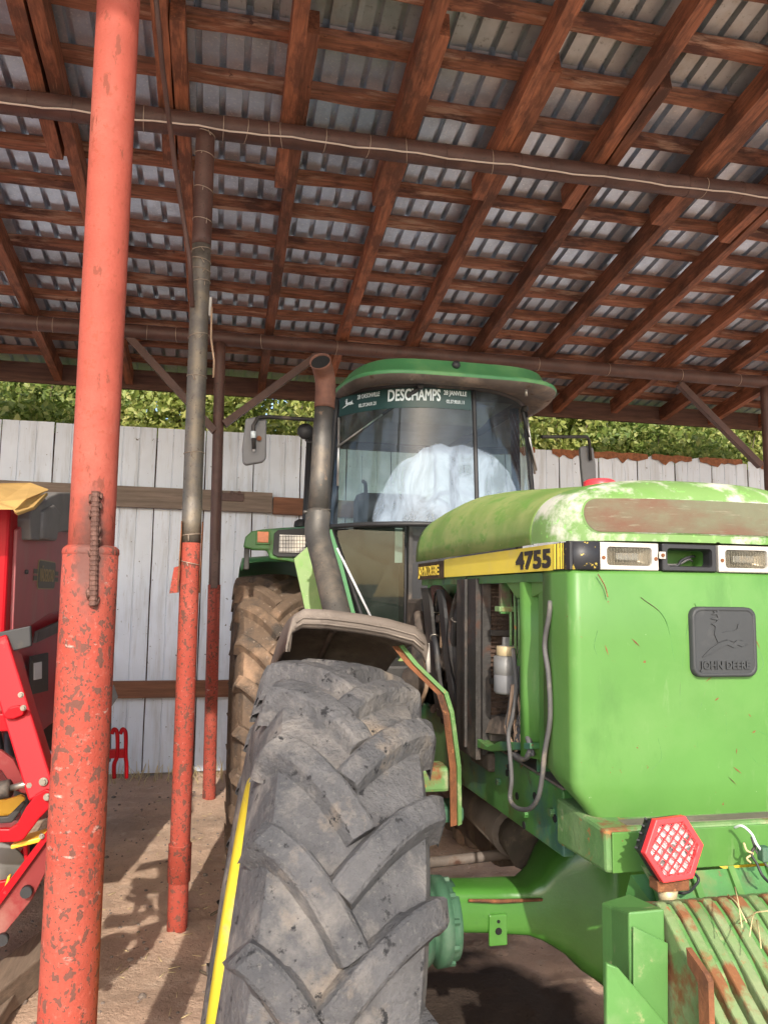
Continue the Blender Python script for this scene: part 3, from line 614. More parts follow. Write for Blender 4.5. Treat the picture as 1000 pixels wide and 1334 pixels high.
# ------------------------------------------------------------------ greenery behind the wall
def foliage(name, label, cat, group, x, y, z, rx_, rz, nleaf, lm, trunk_r=.06, seed=0, size=.055):
    r = np.random.RandomState(seed); t = thing(name, label, cat, (x, y, 0), group)
    # clump centres make light and dark masses, leaves scatter round them
    nc = 60; th = r.rand(nc)*2*PI; u = r.rand(nc)**.45; ph = (r.rand(nc)*2-1)
    cc = np.stack([np.cos(th)*u*rx_*np.sqrt(1-ph**2*.6), np.sin(th)*u*rx_*.55*np.sqrt(1-ph**2*.6), ph*rz], 1) + [x, y, z]
    ci = r.randint(0, nc, nleaf); rad = r.rand(nc)*.22+.20
    dv = r.randn(nleaf, 3); dv /= np.linalg.norm(dv, axis=1)[:, None]
    p = cc[ci] + dv*(rad[ci]*r.rand(nleaf)**.35)[:, None]
    a = r.randn(nleaf, 3); a[:, 2] -= .3; a /= np.linalg.norm(a, axis=1)[:, None]
    nrm = dv + r.randn(nleaf, 3)*.5 + [0, -.25, .35]; b = np.cross(a, nrm); b /= np.linalg.norm(b, axis=1)[:, None]; c = np.cross(b, a)
    s = (size*(.4+1.1*r.rand(nleaf)**1.6))[:, None]
    v = np.stack([p, p+a*s*.5+b*s*.33+c*s*.08, p+a*s*1.1, p+a*s*.5-b*s*.33+c*s*.08], 1).reshape(-1, 3)
    i = np.arange(nleaf)*4; f = np.concatenate([np.stack([i, i+1, i+2], 1), np.stack([i, i+2, i+3], 1)])
    me = bpy.data.meshes.new('crown'); me.from_pydata((v-[x, y, 0]).tolist(), [], f.tolist()); me.materials.append(M[lm])
    o = bpy.data.objects.new('crown', me); COL.objects.link(o); o.parent = t
    mb = MB(); base = Vector((x, y, 0))
    mb.tube([base, base+Vector((.05, 0, z*.4)), base+Vector((-.04, .05, z*.75)), base+Vector((.03, 0, z+rz*.4))], [trunk_r, trunk_r*.8, trunk_r*.6, trunk_r*.25], 8)
    for k in range(16):
        q = Vector(cc[k]); s0 = base+Vector((0, 0, z*.35+.3*(k % 5))); mb.tube([s0, s0.lerp(q, .5)+Vector((0, 0, .12)), q], [trunk_r*.4, trunk_r*.28, trunk_r*.1], 5)
    obj('trunk', mb, 'bark', t, loc=(x, y, 0)); return t
labs = ['bushy shrub behind the wall at the far left, left of the thick red post', 'yellowish bush between the thick red post and the middle post', 'bright bush behind the wall between dark rear post and exhaust pipe',
        'bush hidden mostly behind the tractor cab', 'leafy bush right of the cab above the wall', 'bush behind the right mirror arm', 'yellow green bush with bare twigs left of the right end post', 'bush at the right edge behind the end post']
xs = [-2.0, -.75, .55, 1.9, 3.1, 4.3, 5.5, 6.9]
for i, x in enumerate(xs):
    foliage('shrub', labs[i], 'shrub', 'bushes behind the white wall', x, 9.0+.35*(i % 2), 3.3+.2*((i*7) % 3), .95, 1.15, 14000, 'leaf1' if i % 3 else 'leaf2', .05, 10+i, .085)
labs = ['tall tree behind the bushes at the far left', 'tall tree behind the bushes near the middle post', 'tall tree behind the tractor cab', 'tall tree behind the bushes over the hood', 'tall tree behind the bushes at the right']
for i, x in enumerate((-3.0, -.9, 1.6, 4.4, 7.4)):
    foliage('tree', labs[i], 'tree', 'trees behind the bushes', x, 11.4, 4.4, 1.95, 2.6, 19000, 'leaf2', .12, 40+i, .16)

# ------------------------------------------------------------------ the tractor
CX = 1.11
tr = thing('tractor', 'big old green tractor with yellow side stripe parked under the shed', 'tractor', (CX, 2.28, 0))
def sgn(v, e): return math.copysign(abs(v)**e, v)
HW, ZL = .362, 1.826
# hood: rear shell
def hood_sec(Y, zt, hw=HW, n=3.0, k=28, inset=0):
    out = []
    for i in range(k+1):
        t = PI*i/k; c, s_ = math.cos(t), math.sin(t)
        out.append(Vector((CX - sgn(c, 2/n)*(hw-inset), Y, ZL + (zt-ZL-inset)*sgn(s_, 2/n))))
    return out
def zt(Y): return 1.985 + .075*min(1, (Y-1.765)/.7) - .03*max(0, (Y-2.5)/.4)**2
ys = [1.765, 1.78, 1.95, 2.15, 2.35, 2.52, 2.60, 2.75, 2.86, 2.90]
hood = obj('hood', MB().grid([hood_sec(y, zt(y)) for y in ys]), 'green_hood', tr, solid=.005)
mb = MB().grid([hood_sec(y, zt(y), HW+.0025) for y in (2.525, 2.575)]); obj('hood_seam', mb, 'green_cab', hood)
# hood: rounded front cap, a superellipsoid quarter
FD, NE = .212, 3.0
def cap_pt(th, ph, g=0.0):
    cf = sgn(math.cos(ph), 2/NE); sf = sgn(math.sin(ph), 2/3.4)
    return Vector((CX - sgn(math.cos(th), 2/NE)*(HW+.003+g)*cf, 1.765-(FD+g)*sf, ZL + (zt(1.765)+.003+g-ZL)*sgn(math.sin(th), 2/NE)*cf))
rows = [[cap_pt(PI*i/48, PI/2*j/30*.999) for i in range(49)] for j in range(31)]
capo = obj('hood_front', MB().grid(rows), 'green_worn', tr, label='chalky front of the hood with paint worn to pale primer')
def cap_y(x, z, g):
    a = (abs(x-CX)/(HW+.003))**NE + (max(0, z-ZL)/(zt(1.765)+.003-ZL))**NE
    c = min(1, a**(1/NE)); cphi = c**(NE/2); s2 = max(0, 1-cphi*cphi)
    return 1.765 - FD*(s2**.5)**(2/3.4) - g
zi0, zi1, hwI = 1.846, 1.924, .305
def stadium(hw, z0, z1, n=12):
    r = (z1-z0)/2; zc = (z0+z1)/2; P = []
    for k in range(n+1): t = PI/2+PI*k/n; P.append((-hw+r*.8+r*.8*math.cos(t), zc+r*math.sin(t)))
    return P, zc
P, zc = stadium(hwI, zi0, zi1)
cols = [p for p in P] ; rows = []
xs_ = sorted(set([round(p[0], 4) for p in P] + list(np.linspace(-hwI+.04, hwI-.04, 24)) + [round(-p[0], 4) for p in P]))
def half_h(x):
    r = (zi1-zi0)/2; e = hwI - r*.8
    return r if abs(x) <= e else r*math.sqrt(max(0, 1-((abs(x)-e)/(r*.8))**2))
for g, nm, m_, ex in ((.0022, 'grille_inset_rim', 'green_worn', .0022), (.0045, 'grille_inset', 'rust_frost', 0)):
    rows = []
    for x in xs_:
        h = half_h(x) + ex*(1 if half_h(x) > 0 else .3); sx = 1+ex/hwI
        rows.append([Vector((CX+x*sx, cap_y(CX+x*sx, zc+h*q, g), zc+h*q)) for q in np.linspace(-1, 1, 9)])
    obj(nm, MB().grid(rows), m_, tr if nm == 'grille_inset' else capo)
# side stripes
def side_plate(y0, y1, z0, z1, x, m, name, parent, t=.006): return obj(name, MB().box((x, y0, z0), (x+t, y1, z1)), m, parent)
strp = side_plate(1.66, 2.54, 1.760, 1.821, .7535, 'yellow', 'side_stripe', tr)
side_plate(2.54, 2.895, 1.757, 1.818, .7535, 'decal_brown', 'stripe_end', strp)
side_plate(1.572, 1.66, 1.760, 1.821, .7540, 'decal_black', 'stripe_front', strp)
for y, w_ in ((1.655, .010), (1.636, .010), (1.618, .006), (1.604, .004)): side_plate(y-w_, y, 1.762, 1.820, .7525, 'yellow', 'pin_stripe', strp, .002)
side_plate(1.66, 2.895, 1.760, 1.821, 2*CX-.7535-.006, 'yellow', 'side_stripe', tr)
side_plate(1.60, 2.88, 1.735, 1.757, .765, 'green_dirty', 'side_rail', tr, .02)
t4 = text_mb('4755', .0585, (.7525, 1.882, 1.7690), (0, -1, 0), (0, 0, 1), .0012, .0026, squeeze=1.86); obj('model_number', t4, 'letter_black', strp)
tj = text_mb('JOHN DEERE', .048, (.7525, 2.880, 1.771), (0, -1, 0), (0, 0, 1), .0012, .0012, squeeze=1.0); obj('side_lettering', tj, 'letter_yellow', strp)
# nose panel
def nose_row(z, hw, yf, zb=None, r=.022):
    pts = [(-hw, 1.715), (-hw, 1.66), (-hw, yf+r+.012)]
    for k in range(1, 7): t = PI/2*k/6; pts.append((-hw+r-r*math.cos(t), yf+.012+r-r*math.sin(t)))
    for k in range(1, 11): x = -hw+r+(hw-r)*k/10; pts.append((x, yf+.012*(x/hw)**2))
    pts = pts + [(-x, y) for x, y in pts[:-1][::-1]]
    out = []
    for x, y in pts:
        t = min(1, max(0, (1.715-y)/.07)); out.append(Vector((CX+x, y, z if zb is None else zb*(1-t)+z*t)))
    return out
rows = [nose_row(1.756, .340, 1.575), nose_row(1.758, .352, 1.562), nose_row(1.750, .3555, 1.556)] + [nose_row(z, .3555, 1.553) for z in (1.6, 1.45, 1.34)]
rows += [nose_row(1.305, .3545, 1.5535, 1.315), nose_row(1.285, .350, 1.555, 1.312), nose_row(1.245, .318, 1.562, 1.310), nose_row(1.212, .290, 1.570, 1.309), nose_row(1.200, .282, 1.574, 1.308)]
nose = obj('nose_panel', MB().grid(rows), 'green', tr, solid=.004)
# headlamp row
back = obj('lamp_row_panel', MB().box((CX-.352, 1.585, 1.758), (CX-.1455, 1.60, 1.824)).box((CX, 1.585, 1.758), (CX+.352, 1.60, 1.824)), 'black', tr)
for s_ in (-1, 1):
    q = [Vector((CX+s_*.3555, 1.60, 1.760)), Vector((CX+s_*.350, 1.578, 1.760)), Vector((CX+s_*.335, 1.566, 1.760)), Vector((CX+s_*.290, 1.560, 1.760))]
    obj('corner_trim', MB().grid([q, [p+Vector((0, 0, .061)) for p in q]]), 'decal_black', tr, solid=.004)
def lamp(x0, x1, z0=1.7605, z1=1.8215, y=1.553, full=True, lit=True):
    w_ = x1-x0; zc = (z0+z1)/2; xc = (x0+x1)/2
    root = part_empty('headlamp', tr, (xc, y, z0), None if full else 'headlamp opening with the lamp missing')
    def rr(hw, hh, r, Y, n=5):
        P = []
        for cx_, cz_, t0 in ((1, 1, 0), (-1, 1, PI/2), (-1, -1, PI), (1, -1, 3*PI/2)):
            for k in range(n): t = t0+PI/2*k/(n-1); P.append(Vector((xc+cx_*(hw-r)+r*math.cos(t), Y, zc+cz_*(hh-r)+r*math.sin(t))))
        return P + [P[0]]
    hh = (z1-z0)/2; hw = w_/2
    o0 = rr(hw, hh, .003, y+.022); o1 = rr(hw, hh, .003, y+.002); o2 = rr(hw-.002, hh-.002, .003, y)
    i0 = rr(hw-(.0165 if full else .011), hh-.0095, .008, y); i1 = rr(hw-.018 if full else hw-.013, hh-.011, .008, y+.008); i2 = rr(hw-.02 if full else hw-.014, hh-.013, .008, y+.03)
    obj('bezel', MB().grid([o0, o1, o2, i0, i1, i2], False), 'bezel' if full else 'black', root)
    if full:
        R = [rr((hw-.018)*k, (hh-.011)*k, .008*k, y+.006+.022*(1-k*k)) for k in (1, .9, .75, .5, .25, .05)]
        obj('reflector', MB().grid(R), 'lamp_inside', root)
        obj('bulb_shield', MB().box((xc-.028, y+.010, zc-.008), (xc+.028, y+.018, zc+.008), .002), 'alu', root)
        gl = rr(hw-.018, hh-.011, .008, y+.004); g = MB(); g.add(gl[:-1], [tuple(range(len(gl)-1))]); obj('lens', g, 'glass_clear', root)
        rb = MB()
        for q in range(15): xx = xc-(hw-.022)+(2*hw-.044)*q/14; rb.box((xx-.0006, y+.0035, zc-hh+.012), (xx+.0006, y+.0052, zc+hh-.012))
        obj('lens_ribs', rb, 'glass_clear', root, kind='stuff')
        for s_ in (-1, 1): c = Vector((xc+s_*(hw-.008), y, zc-.004)); obj('screw', MB().cyl(c+Vector((0, .002, 0)), c-Vector((0, .0025, 0)), .0042, 8), 'rust', root)
    else:
        obj('cavity', MB().grid([rr(hw-.013, hh-.012, .008, y+.024), rr(hw-.012, hh-.011, .006, y+.075)], False), 'green', root)
        obj('cavity_back', MB().box((xc-hw, y+.075, z0), (xc+hw, y+.08, z1)), 'green', root)
        obj('loose_wire', MB().tube(catmull([(xc-.04, y+.03, zc-.02), (xc-.02, y+.02, zc-.018), (xc-.005, y+.025, zc-.005), (xc+.02, y+.03, zc+.004), (xc+.045, y+.05, zc+.006)]), .003, 6), 'black', root)
        obj('loose_wire', MB().tube(catmull([(xc-.045, y+.03, zc-.016), (xc-.01, y+.03, zc-.014), (xc+.015, y+.03, zc-.002), (xc+.045, y+.06, zc-.004)]), .003, 6), 'hose', root)
        for s_ in (-1,): c = Vector((xc+s_*(hw+.002), y, zc+.004)); obj('tab', MB().box(c-Vector((.008, .003, .008)), c+Vector((.008, 0, .008)), .001), 'bezel', root); obj('screw', MB().cyl(c, c-Vector((0, .006, 0)), .0042, 8), 'rust', root)
L = .1455
for k in range(4):
    x0 = CX-2*L+k*L+.001
    lamp(x0+(.004 if k == 1 else 0), x0+L-.002-(.004 if k == 1 else 0), full=(k != 1), y=1.553 + (.006 if k in (0, 3) else 0))
# badge on the nose with its leaping deer and lettering in relief
by, bz = 1.5525, 1.604
def rrect(hw, hh, r, Y, n=7, xc=CX, zc=bz):
    P = []
    for cx_, cz_, t0 in ((1, 1, 0), (-1, 1, PI/2), (-1, -1, PI), (1, -1, 3*PI/2)):
        for k in range(n): t = t0+PI/2*k/(n-1); P.append(Vector((xc+cx_*(hw-r)+r*math.cos(t), Y, zc+cz_*(hh-r)+r*math.sin(t))))
    return P+[P[0]]
B = MB().grid([rrect(.082, .078, .022, by+.002), rrect(.081, .077, .022, by-.012), rrect(.078, .074, .020, by-.0145), rrect(.074, .070, .018, by-.0145), rrect(.0725, .0685, .017, by-.0125)])
f = rrect(.0725, .0685, .017, by-.0125); B.add(f[:-1], [tuple(range(len(f)-1))]); badge = obj('badge', B, 'badge', nose)
deer = [(-.48,-.30),(-.30,-.14),(-.12,-.03),(.10,.03),(.14,.00),(.20,-.04),(.30,.03),(.36,.02),(.46,-.05),(.54,-.045),(.40,-.10),(.30,-.06),(.22,-.12),(.08,-.06),(-.10,-.13),(-.28,-.23)]
body = [(-.26,.34),(-.16,.37),(-.10,.43),(-.07,.40),(-.06,.30),(-.05,.16),(.06,.19),(.22,.20),(.30,.24),(.33,.34),(.36,.33),(.34,.20),(.38,.09),(.42,.03),(.30,.03),(.20,.00),(.06,.04),(-.06,.01),(-.12,-.02),(-.16,.05),(-.20,.14),(-.17,.28),(-.20,.31)]
ant = [(-.27,.44),(-.14,.47),(-.11,.44),(-.13,.52),(-.24,.52),(-.18,.55),(-.22,.60),(-.13,.55),(-.12,.62),(-.08,.58),(-.05,.50),(-.08,.43),(-.12,.41)]
dm = MB()
for poly in (deer, body, ant): dm.prism([Vector((CX-.004+x*.115, by-.0115, bz+.001+z*.115)) for x, z in poly], (0, -.0035, 0))
obj('deer_relief', dm, 'badge', badge)
obj('relief_lettering', text_mb('JOHN DEERE', .0235, (CX-.001, by-.0135, bz-.059), (1, 0, 0), (0, 0, 1), .0018, .0007, 'CENTER', .92), 'badge', badge)
# scratches and chips cut in the nose
for k in range(26):
    x = CX+rnd.uniform(-.05, .33); z = rnd.uniform(1.30, 1.50) if k < 20 else rnd.uniform(1.5, 1.72); x = CX + rnd.uniform(-.3, .33) if k >= 20 else x
    a = Vector((x, 0, z)); d = Vector((rnd.uniform(-1, 1), 0, rnd.uniform(-1, 1))).normalized()*rnd.uniform(.004, .016); n_ = Vector((-d.z, 0, d.x)).normalized()*rnd.uniform(.0008, .002)
    yy = lambda p: 1.553+.012*((p.x-CX)/.355)**2-.0028
    q = [a-d, a+n_, a+d, a-n_]; q = [Vector((p.x, yy(p), p.z)) for p in q]
    sc = MB(); sc.add(q, [(0, 1, 2, 3)]); obj('paint_chip', sc, 'rust', nose)
mb = MB().tube(catmull([(CX-.30, 1.5515, 1.75), (CX-.285, 1.5505, 1.725), (CX-.278, 1.550, 1.70)]), .0013, 5); obj('paint_chip', mb, 'rust', nose)
sm = MB()
for k in range(15):                        # long hair scratches in the paint
    x0, z0_ = CX+rnd.uniform(-.30, .25), rnd.uniform(1.36, 1.73); x1, z1_ = x0+rnd.uniform(-.05, .16), z0_-rnd.uniform(.03, .2)
    P = catmull([(x0, 0, z0_), ((x0+x1)/2+rnd.uniform(-.03, .03), 0, (z0_+z1_)/2+rnd.uniform(-.03, .03)), (x1, 0, z1_)], 8)
    P = [Vector((min(max(p.x, CX-.33), CX+.33), 1.5535+.012*((p.x-CX)/.355)**2-.0021, max(p.z, 1.33))) for p in P]; sm.tube(P, [rnd.uniform(.0003, .0009) for _ in P], 4, cap=False)
obj('scratches', sm, 'green_dirty', nose, kind='stuff')
# bumper block (frame nose)
def zY(x, y, Y): return at(x, y, Y).z
bx0 = .790
mb = MB().prism([Vector((bx0, 1.735, 1.232)), Vector((bx0, 1.50, 1.226)), Vector((bx0, 1.497, 1.140)), Vector((bx0, 1.735, 1.128))], (2*(CX-bx0)+.04, 0, 0))
bump = obj('front_bumper', mb, 'green_rust', tr, bevel=.008)
obj('bumper_ledge', MB().box((bx0+.06, 1.52, 1.2265), (2*CX-bx0-.06, 1.56, 1.2275)), 'frame_grey', bump)
obj('bumper_face', MB().box((bx0+.012, 1.492, 1.142), (2*CX-bx0-.012, 1.497, 1.222), .002), 'green', bump)
mb = MB().prism([(bx0+.05, 1.49, 1.138), (bx0+.10, 1.44, 1.06), (bx0+.10, 1.44, .90), (bx0+.05, 1.6, .90)], (2*(CX-bx0)-.15, 0, 0)); obj('bumper_core', mb, 'green_dirty', bump)
for k in range(6): obj('casting_rib', MB().prism([(.88+.09*k, 1.485, 1.145), (.88+.09*k, 1.425, 1.06), (.88+.09*k, 1.425, .95), (.88+.09*k, 1.49, .95)], (.014, 0, 0)), 'green', bump)
# ---- work lamp with red lattice guard
lc = at(873.5, 1104.5, 1.385); ld = (Vector((0, 0, EYE))-lc); ld = Vector((.06, -1, .10)).normalized(); lx = Vector((0, 0, 1)).cross(ld).normalized()*-1; lx = -lx
lz = ld.cross(lx); lz = lz if lz.z > 0 else -lz
ca, sa = math.cos(.05), math.sin(.05); lx, lz = lx*ca+lz*sa, lz*ca-lx*sa
wl = part_empty('work_lamp', tr, lc, 'red guarded hexagonal work lamp on the bumper')
def hexa(r, d, n=6): return [lc + (lx*math.cos(PI/3*k)+lz*math.sin(PI/3*k))*r + ld*d for k in range(n)]
def hexring(r0, r1, d0, d1):
    m = MB(); a, b, c, d = hexa(r0, d0), hexa(r0, d1), hexa(r1, d1), hexa(r1, d0)
    m.grid([p+[p[0]] for p in (a, b, c, d, a)], False); return m
mb = MB().grid([h+[h[0]] for h in (hexa(.061, .004), hexa(.063, -.012), hexa(.058, -.034), hexa(.030, -.042))], False); mb.add(hexa(.03, -.042), [tuple(range(6))]); obj('housing', mb, 'black', wl)
mb = MB()
for k in range(6):
    a, b = hexa(.06, -.02)[k], hexa(.06, -.02)[(k+1) % 6]
    for j in range(5 if k == 2 else 0):
        c = a.lerp(b, (j+.5)/5); o_ = (c-lc-ld*-.02).normalized(); mb.bar(c, c+o_*.004-ld*.004, .003, .024, ld)
obj('cooling_fins', mb, 'black', wl, kind='stuff')
obj('guard_frame', hexring(.0655, .0525, -.002, .012), 'lamp_red', wl, bevel=.002)
hp = hexa(.056, .012); mb = MB()
for sgn_ in (1, -1):
    for k in range(-3, 4):
        dr = (lx*math.cos(PI/4*sgn_)+lz*math.sin(PI/4*sgn_)); nr = (lx*-math.sin(PI/4*sgn_)+lz*math.cos(PI/4*sgn_)); o_ = k*.0142
        # clip the bar to the hexagon
        t0, t1 = -1, 1
        for q in range(6):
            en = lx*math.cos(PI/3*q+PI/6)+lz*math.sin(PI/3*q+PI/6); ap = .0475; dn = dr.dot(en); bn = nr.dot(en)*o_
            if abs(dn) > 1e-4:
                lim = (ap-bn)/dn
                if dn > 0: t1 = min(t1, lim)
                else: t0 = max(t0, lim)
        if t1 > t0: c = lc+nr*o_+ld*(.0105+.001*sgn_); mb.bar(c+dr*t0, c+dr*t1, .0024, .0026, ld)
obj('guard_lattice', mb, 'lamp_red', wl, kind='stuff')
pl = MB(); pl.add(hexa(.0535, .0015), [tuple(range(6))]); obj('reflector', pl, 'lens', wl)
for r_, n_ in ((.0, 1), (.0185, 6), (.037, 12)):
    for k in range(n_):
        t = 2*PI*k/n_+.26; c = lc+(lx*math.cos(t)+lz*math.sin(t))*r_+ld*.0018
        obj('led_cup', MB().lathe([(.0085, .0035), (.0075, .0035), (.004, .0005), (.0012, .0004)], c, ld, 12), 'lens_dark' if rnd.random() < .7 else 'alu', wl)
c = lc-lz*.067-ld*.02
obj('lamp_bracket', MB().box(c-Vector((.034, .016, .012)), c+Vector((.034, .016, .010)), .003), 'rust', wl)
obj('lamp_stem', MB().tube([c+Vector((-.004, 0, -.01)), c+Vector((-.004, .002, -.045))], [.02, .014], 12), 'brass', wl)
obj('lamp_mount', MB().prism([at(838, 1130, 1.44), at(846, 1128, 1.44), at(905, 1192, 1.40), at(872, 1190, 1.40)], (0, .012, 0)), 'green_rust', wl)
obj('lamp_cable', MB().tube(catmull([lc-lz*.02-ld*.05, at(906, 1140, 1.45), at(903, 1156, 1.44), at(892, 1163, 1.42), at(872, 1162, 1.41)]), .003, 6), 'black', wl)
# ---- ballast weights, each with a thin proud rim and a hollow flank
prof = [(1.335, 1.146), (1.385, 1.128), (1.41, 1.10), (1.41, .72), (1.0, .66), (.93, .74), (.955, .865), (1.03, .935), (1.17, 1.035), (1.305, 1.132)]
prof_in = [(1.335, 1.141), (1.385, 1.122), (1.41, 1.09), (1.41, .72), (1.0, .66), (.94, .74), (.965, .862), (1.03, .925), (1.07, .935), (1.10, .945), (1.18, 1.005), (1.22, 1.060), (1.24, 1.080), (1.305, 1.126)]
PW = .0318; wx0 = .803; first = None
for k in range(20):
    x = wx0+PW*k
    rim = MB().prism([(x, y, z) for y, z in prof], (.0195, 0, 0)); body_ = MB().prism([(x+.0195, y, z) for y, z in prof_in], (PW-.0215, 0, 0))
    if k == 0:
        first = part_empty('ballast_weight', tr, (x, 1.4, .66)); ra = obj('rim', rim, 'rim_rust', first, bevel=.004); rb_ = obj('flank', body_, 'weight_side', first, bevel=.004)
    else:
        e = dupe(first, (x, 1.4, .66), tr)
        for c_ in (ra, rb_): q = c_.copy(); COL.objects.link(q); q.parent = e
# end bracket on the left of the weights
br = obj('weight_bracket', MB().prism([(at(796, 1192, 1.38).x, 1.42, 1.118), (at(796, 1192, 1.38).x, 1.38, 1.125), (at(818, 1176, 1.303).x, 1.303, 1.146), (.798, 1.300, 1.148), (.798, 1.42, 1.13)], (0, 0, -.34)), 'weight_side', tr, bevel=.004)
a, b, c, d = at(823, 1206, 1.297), at(868, 1228, 1.297), at(868, 1345, 1.297), at(823, 1345, 1.297)
obj('bracket_face_plate', MB().prism([a, b, c, d], (0, -.004, 0)), 'weight_side', br, bevel=.0015)
a, b, c, d, e = at(790, 1255, 1.29), at(806, 1262, 1.285), at(872, 1340, 1.285), at(872, 1400, 1.285), at(790, 1400, 1.29)
obj('lower_plate', MB().prism([a, b, c, d, e], (0, .011, 0)), 'weight_side', br, bevel=.003)
hb = at(910, 1262, 1.12); hb2 = at(909, 1350, 1.12)
obj('rusty_lug', MB().prism([(.790, 1.166, 1.088), (.790, 1.176, 1.096), (.790, 1.225, 1.115), (.790, 1.222, 1.090), (.790, 1.194, 1.074), (.790, 1.194, .90), (.790, 1.166, .90)], (.010, 0, 0)), 'rust', br)
# wiring bundle on the right of the bumper
wb = obj('wiring_loom', MB().tube(catmull([at(956, 1078, 1.47), at(966, 1076, 1.45), at(978, 1086, 1.44), at(985, 1100, 1.43), at(993, 1110, 1.43), at(1003, 1118, 1.43)]), .0028, 6), 'label_white', tr)
obj('connector', MB().box(at(985, 1120, 1.44), at(1004, 1104, 1.42), .003), 'teal', wb)
obj('yellow_tie', MB().tube(catmull([at(968, 1098, 1.45), at(972, 1108, 1.44), at(980, 1112, 1.44), at(972, 1118, 1.44), at(977, 1124, 1.44)]), .0022, 5), 'straw', wb)
obj('dark_wire', MB().tube(catmull([at(985, 1100, 1.44), at(978, 1112, 1.44), at(985, 1125, 1.43), at(992, 1140, 1.42), at(1001, 1150, 1.42)]), .0028, 6), 'black', wb)
obj('dark_wire', MB().tube(catmull([at(978, 1090, 1.45), at(984, 1108, 1.44), at(996, 1125, 1.43), at(1006, 1136, 1.42)]), .0022, 6), 'hose', wb)

# ---- chassis below the engine
rail_m = MB().prism([(.80, 1.72, 1.250), (.80, 3.5, 1.285), (.80, 3.5, 1.06), (.80, 1.72, 1.10)], (.03, 0, 0)); chs = obj('frame_rail', rail_m, 'green_dirty', tr, bevel=.004)
obj('frame_rail', MB().prism([(2*CX-.765-.03, 1.70, 1.262), (2*CX-.765-.03, 3.5, 1.285), (2*CX-.765-.03, 3.5, 1.06), (2*CX-.765-.03, 1.70, 1.10)], (.03, 0, 0)), 'green_dirty', tr)
obj('rail_flange', MB().prism([(.80, 1.72, 1.251), (.80, 2.9, 1.276), (.80, 2.9, 1.282), (.80, 1.72, 1.257)], (.09, 0, 0)), 'frame_grey', chs)
for px, py in ((673, 1037), (696, 1037), (660, 1007), (662, 1000), (722, 1066), (682, 1075)):
    c = ax(px, py, .799); obj('bolt_hole_shade', MB().cyl(c+Vector((.002, 0, 0)), c+Vector((-.0015, 0, 0)), .0095, 10), 'soot_hole_black', chs)  # solid black disc, the shade inside a hole painted on
for px, py in ((686, 1060), (720, 1058), (650, 1018)):
    c = ax(px, py, .799); obj('bolt_head', MB().cyl(c+Vector((.002, 0, 0)), c+Vector((-.010, 0, 0)), .010, 6, False), 'green_dirty', chs)
eng = obj('engine_block', MB().box((.88, 2.45, 1.02), (1.34, 3.6, 1.68), .02), 'grime', tr)
obj('oil_pan', MB().box((.92, 2.5, .80), (1.30, 3.7, 1.02), .03), 'grime', eng)
obj('valve_cover', MB().box((.95, 2.5, 1.68), (1.27, 3.5, 1.80), .03), 'green_dirty', eng)
for k in range(3): c = Vector((.87, 2.65+.22*k, 1.50)); obj('manifold_branch', MB().tube(catmull([c+Vector((.03, 0, .03)), c+Vector((-.03, .01, .02)), c+Vector((-.05, .06, -.03))]), .032, 10), 'exhaust_rust', eng)
obj('exhaust_manifold', MB().tube([(.825, 2.55, 1.47), (.815, 2.8, 1.46), (.815, 3.3, 1.46)], [.035, .045, .045], 12), 'grime', eng)
sh1, sh2 = at(628, 1028, 3.1), at(672, 1098, 2.35); sh2 = at(676, 1078, 2.42)
obj('drive_shaft_guard', MB().tube([Vector((.93, 3.7, .97)), Vector((.935, 2.75, .965)), Vector((.935, 2.74, .965)), Vector((.94, 2.38, .955))], [.062, .062, .068, .074], 20), 'frame_grey', tr)
obj('shaft_yoke', MB().tube([Vector((.94, 2.42, .96)), Vector((.96, 2.30, .93))], [.055, .07], 14), 'grime', tr)
# ---- front axle: lofted casting
secs = []
AY = 2.22
for px, yt, yb, dp in ((590, 1158, 1217, .13), (640, 1157, 1218, .13), (688, 1156, 1221, .14), (706, 1143, 1228, .16), (722, 1118, 1238, .19), (742, 1098, 1252, .23), (760, 1086, 1272, .27), (778, 1080, 1285, .30), (800, 1078, 1289, .31), (832, 1078, 1290, .32)):
    q = dp/2; a = at(px, yt, AY-q*.75); b = at(px, yb, AY-q*.75); zc_, hh_ = (a.z+b.z)/2, (a.z-b.z)/2
    x = a.x if len(secs) < 9 else CX; secs.append((x, zc_, hh_, q))
secs = [s_ for s_ in secs if s_[0] < CX-.02] + [(CX, secs[-1][1], secs[-1][2], secs[-1][3])]
full = secs + [(2*CX-s_[0], *s_[1:]) for s_ in secs[:-1][::-1]]
rows = []
for x, zc_, hh_, q in full:
    rows.append([Vector((x, AY + q*sgn(math.cos(t), .45), zc_+hh_*sgn(math.sin(t), .45))) for t in np.linspace(0, 2*PI, 29)])
axle = obj('front_axle', MB().grid(rows), 'green_axle', tr)
a0 = full[0]; 
c = at(648, 1212, AY-.068)
obj('axle_pad', MB().box(c-Vector((.027, .006, .040)), c+Vector((.027, .006, .044)), .004), 'green_axle', axle)
obj('pad_hole_shade', MB().cyl(c+Vector((0, -.004, .0)), c+Vector((0, -.0075, .0)), .010, 10), 'soot_hole_black', axle)
obj('pad_hole_shade', MB().cyl(c+Vector((0, -.004, .026)), c+Vector((0, -.0075, .026)), .005, 8), 'soot_hole_black', axle)
mb = MB().tube([at(610, 1173, AY-.075), at(650, 1174, AY-.075), at(706, 1172, AY-.08)], [.004, .006, .004], 6); obj('cast_seam', mb, 'rust', axle)
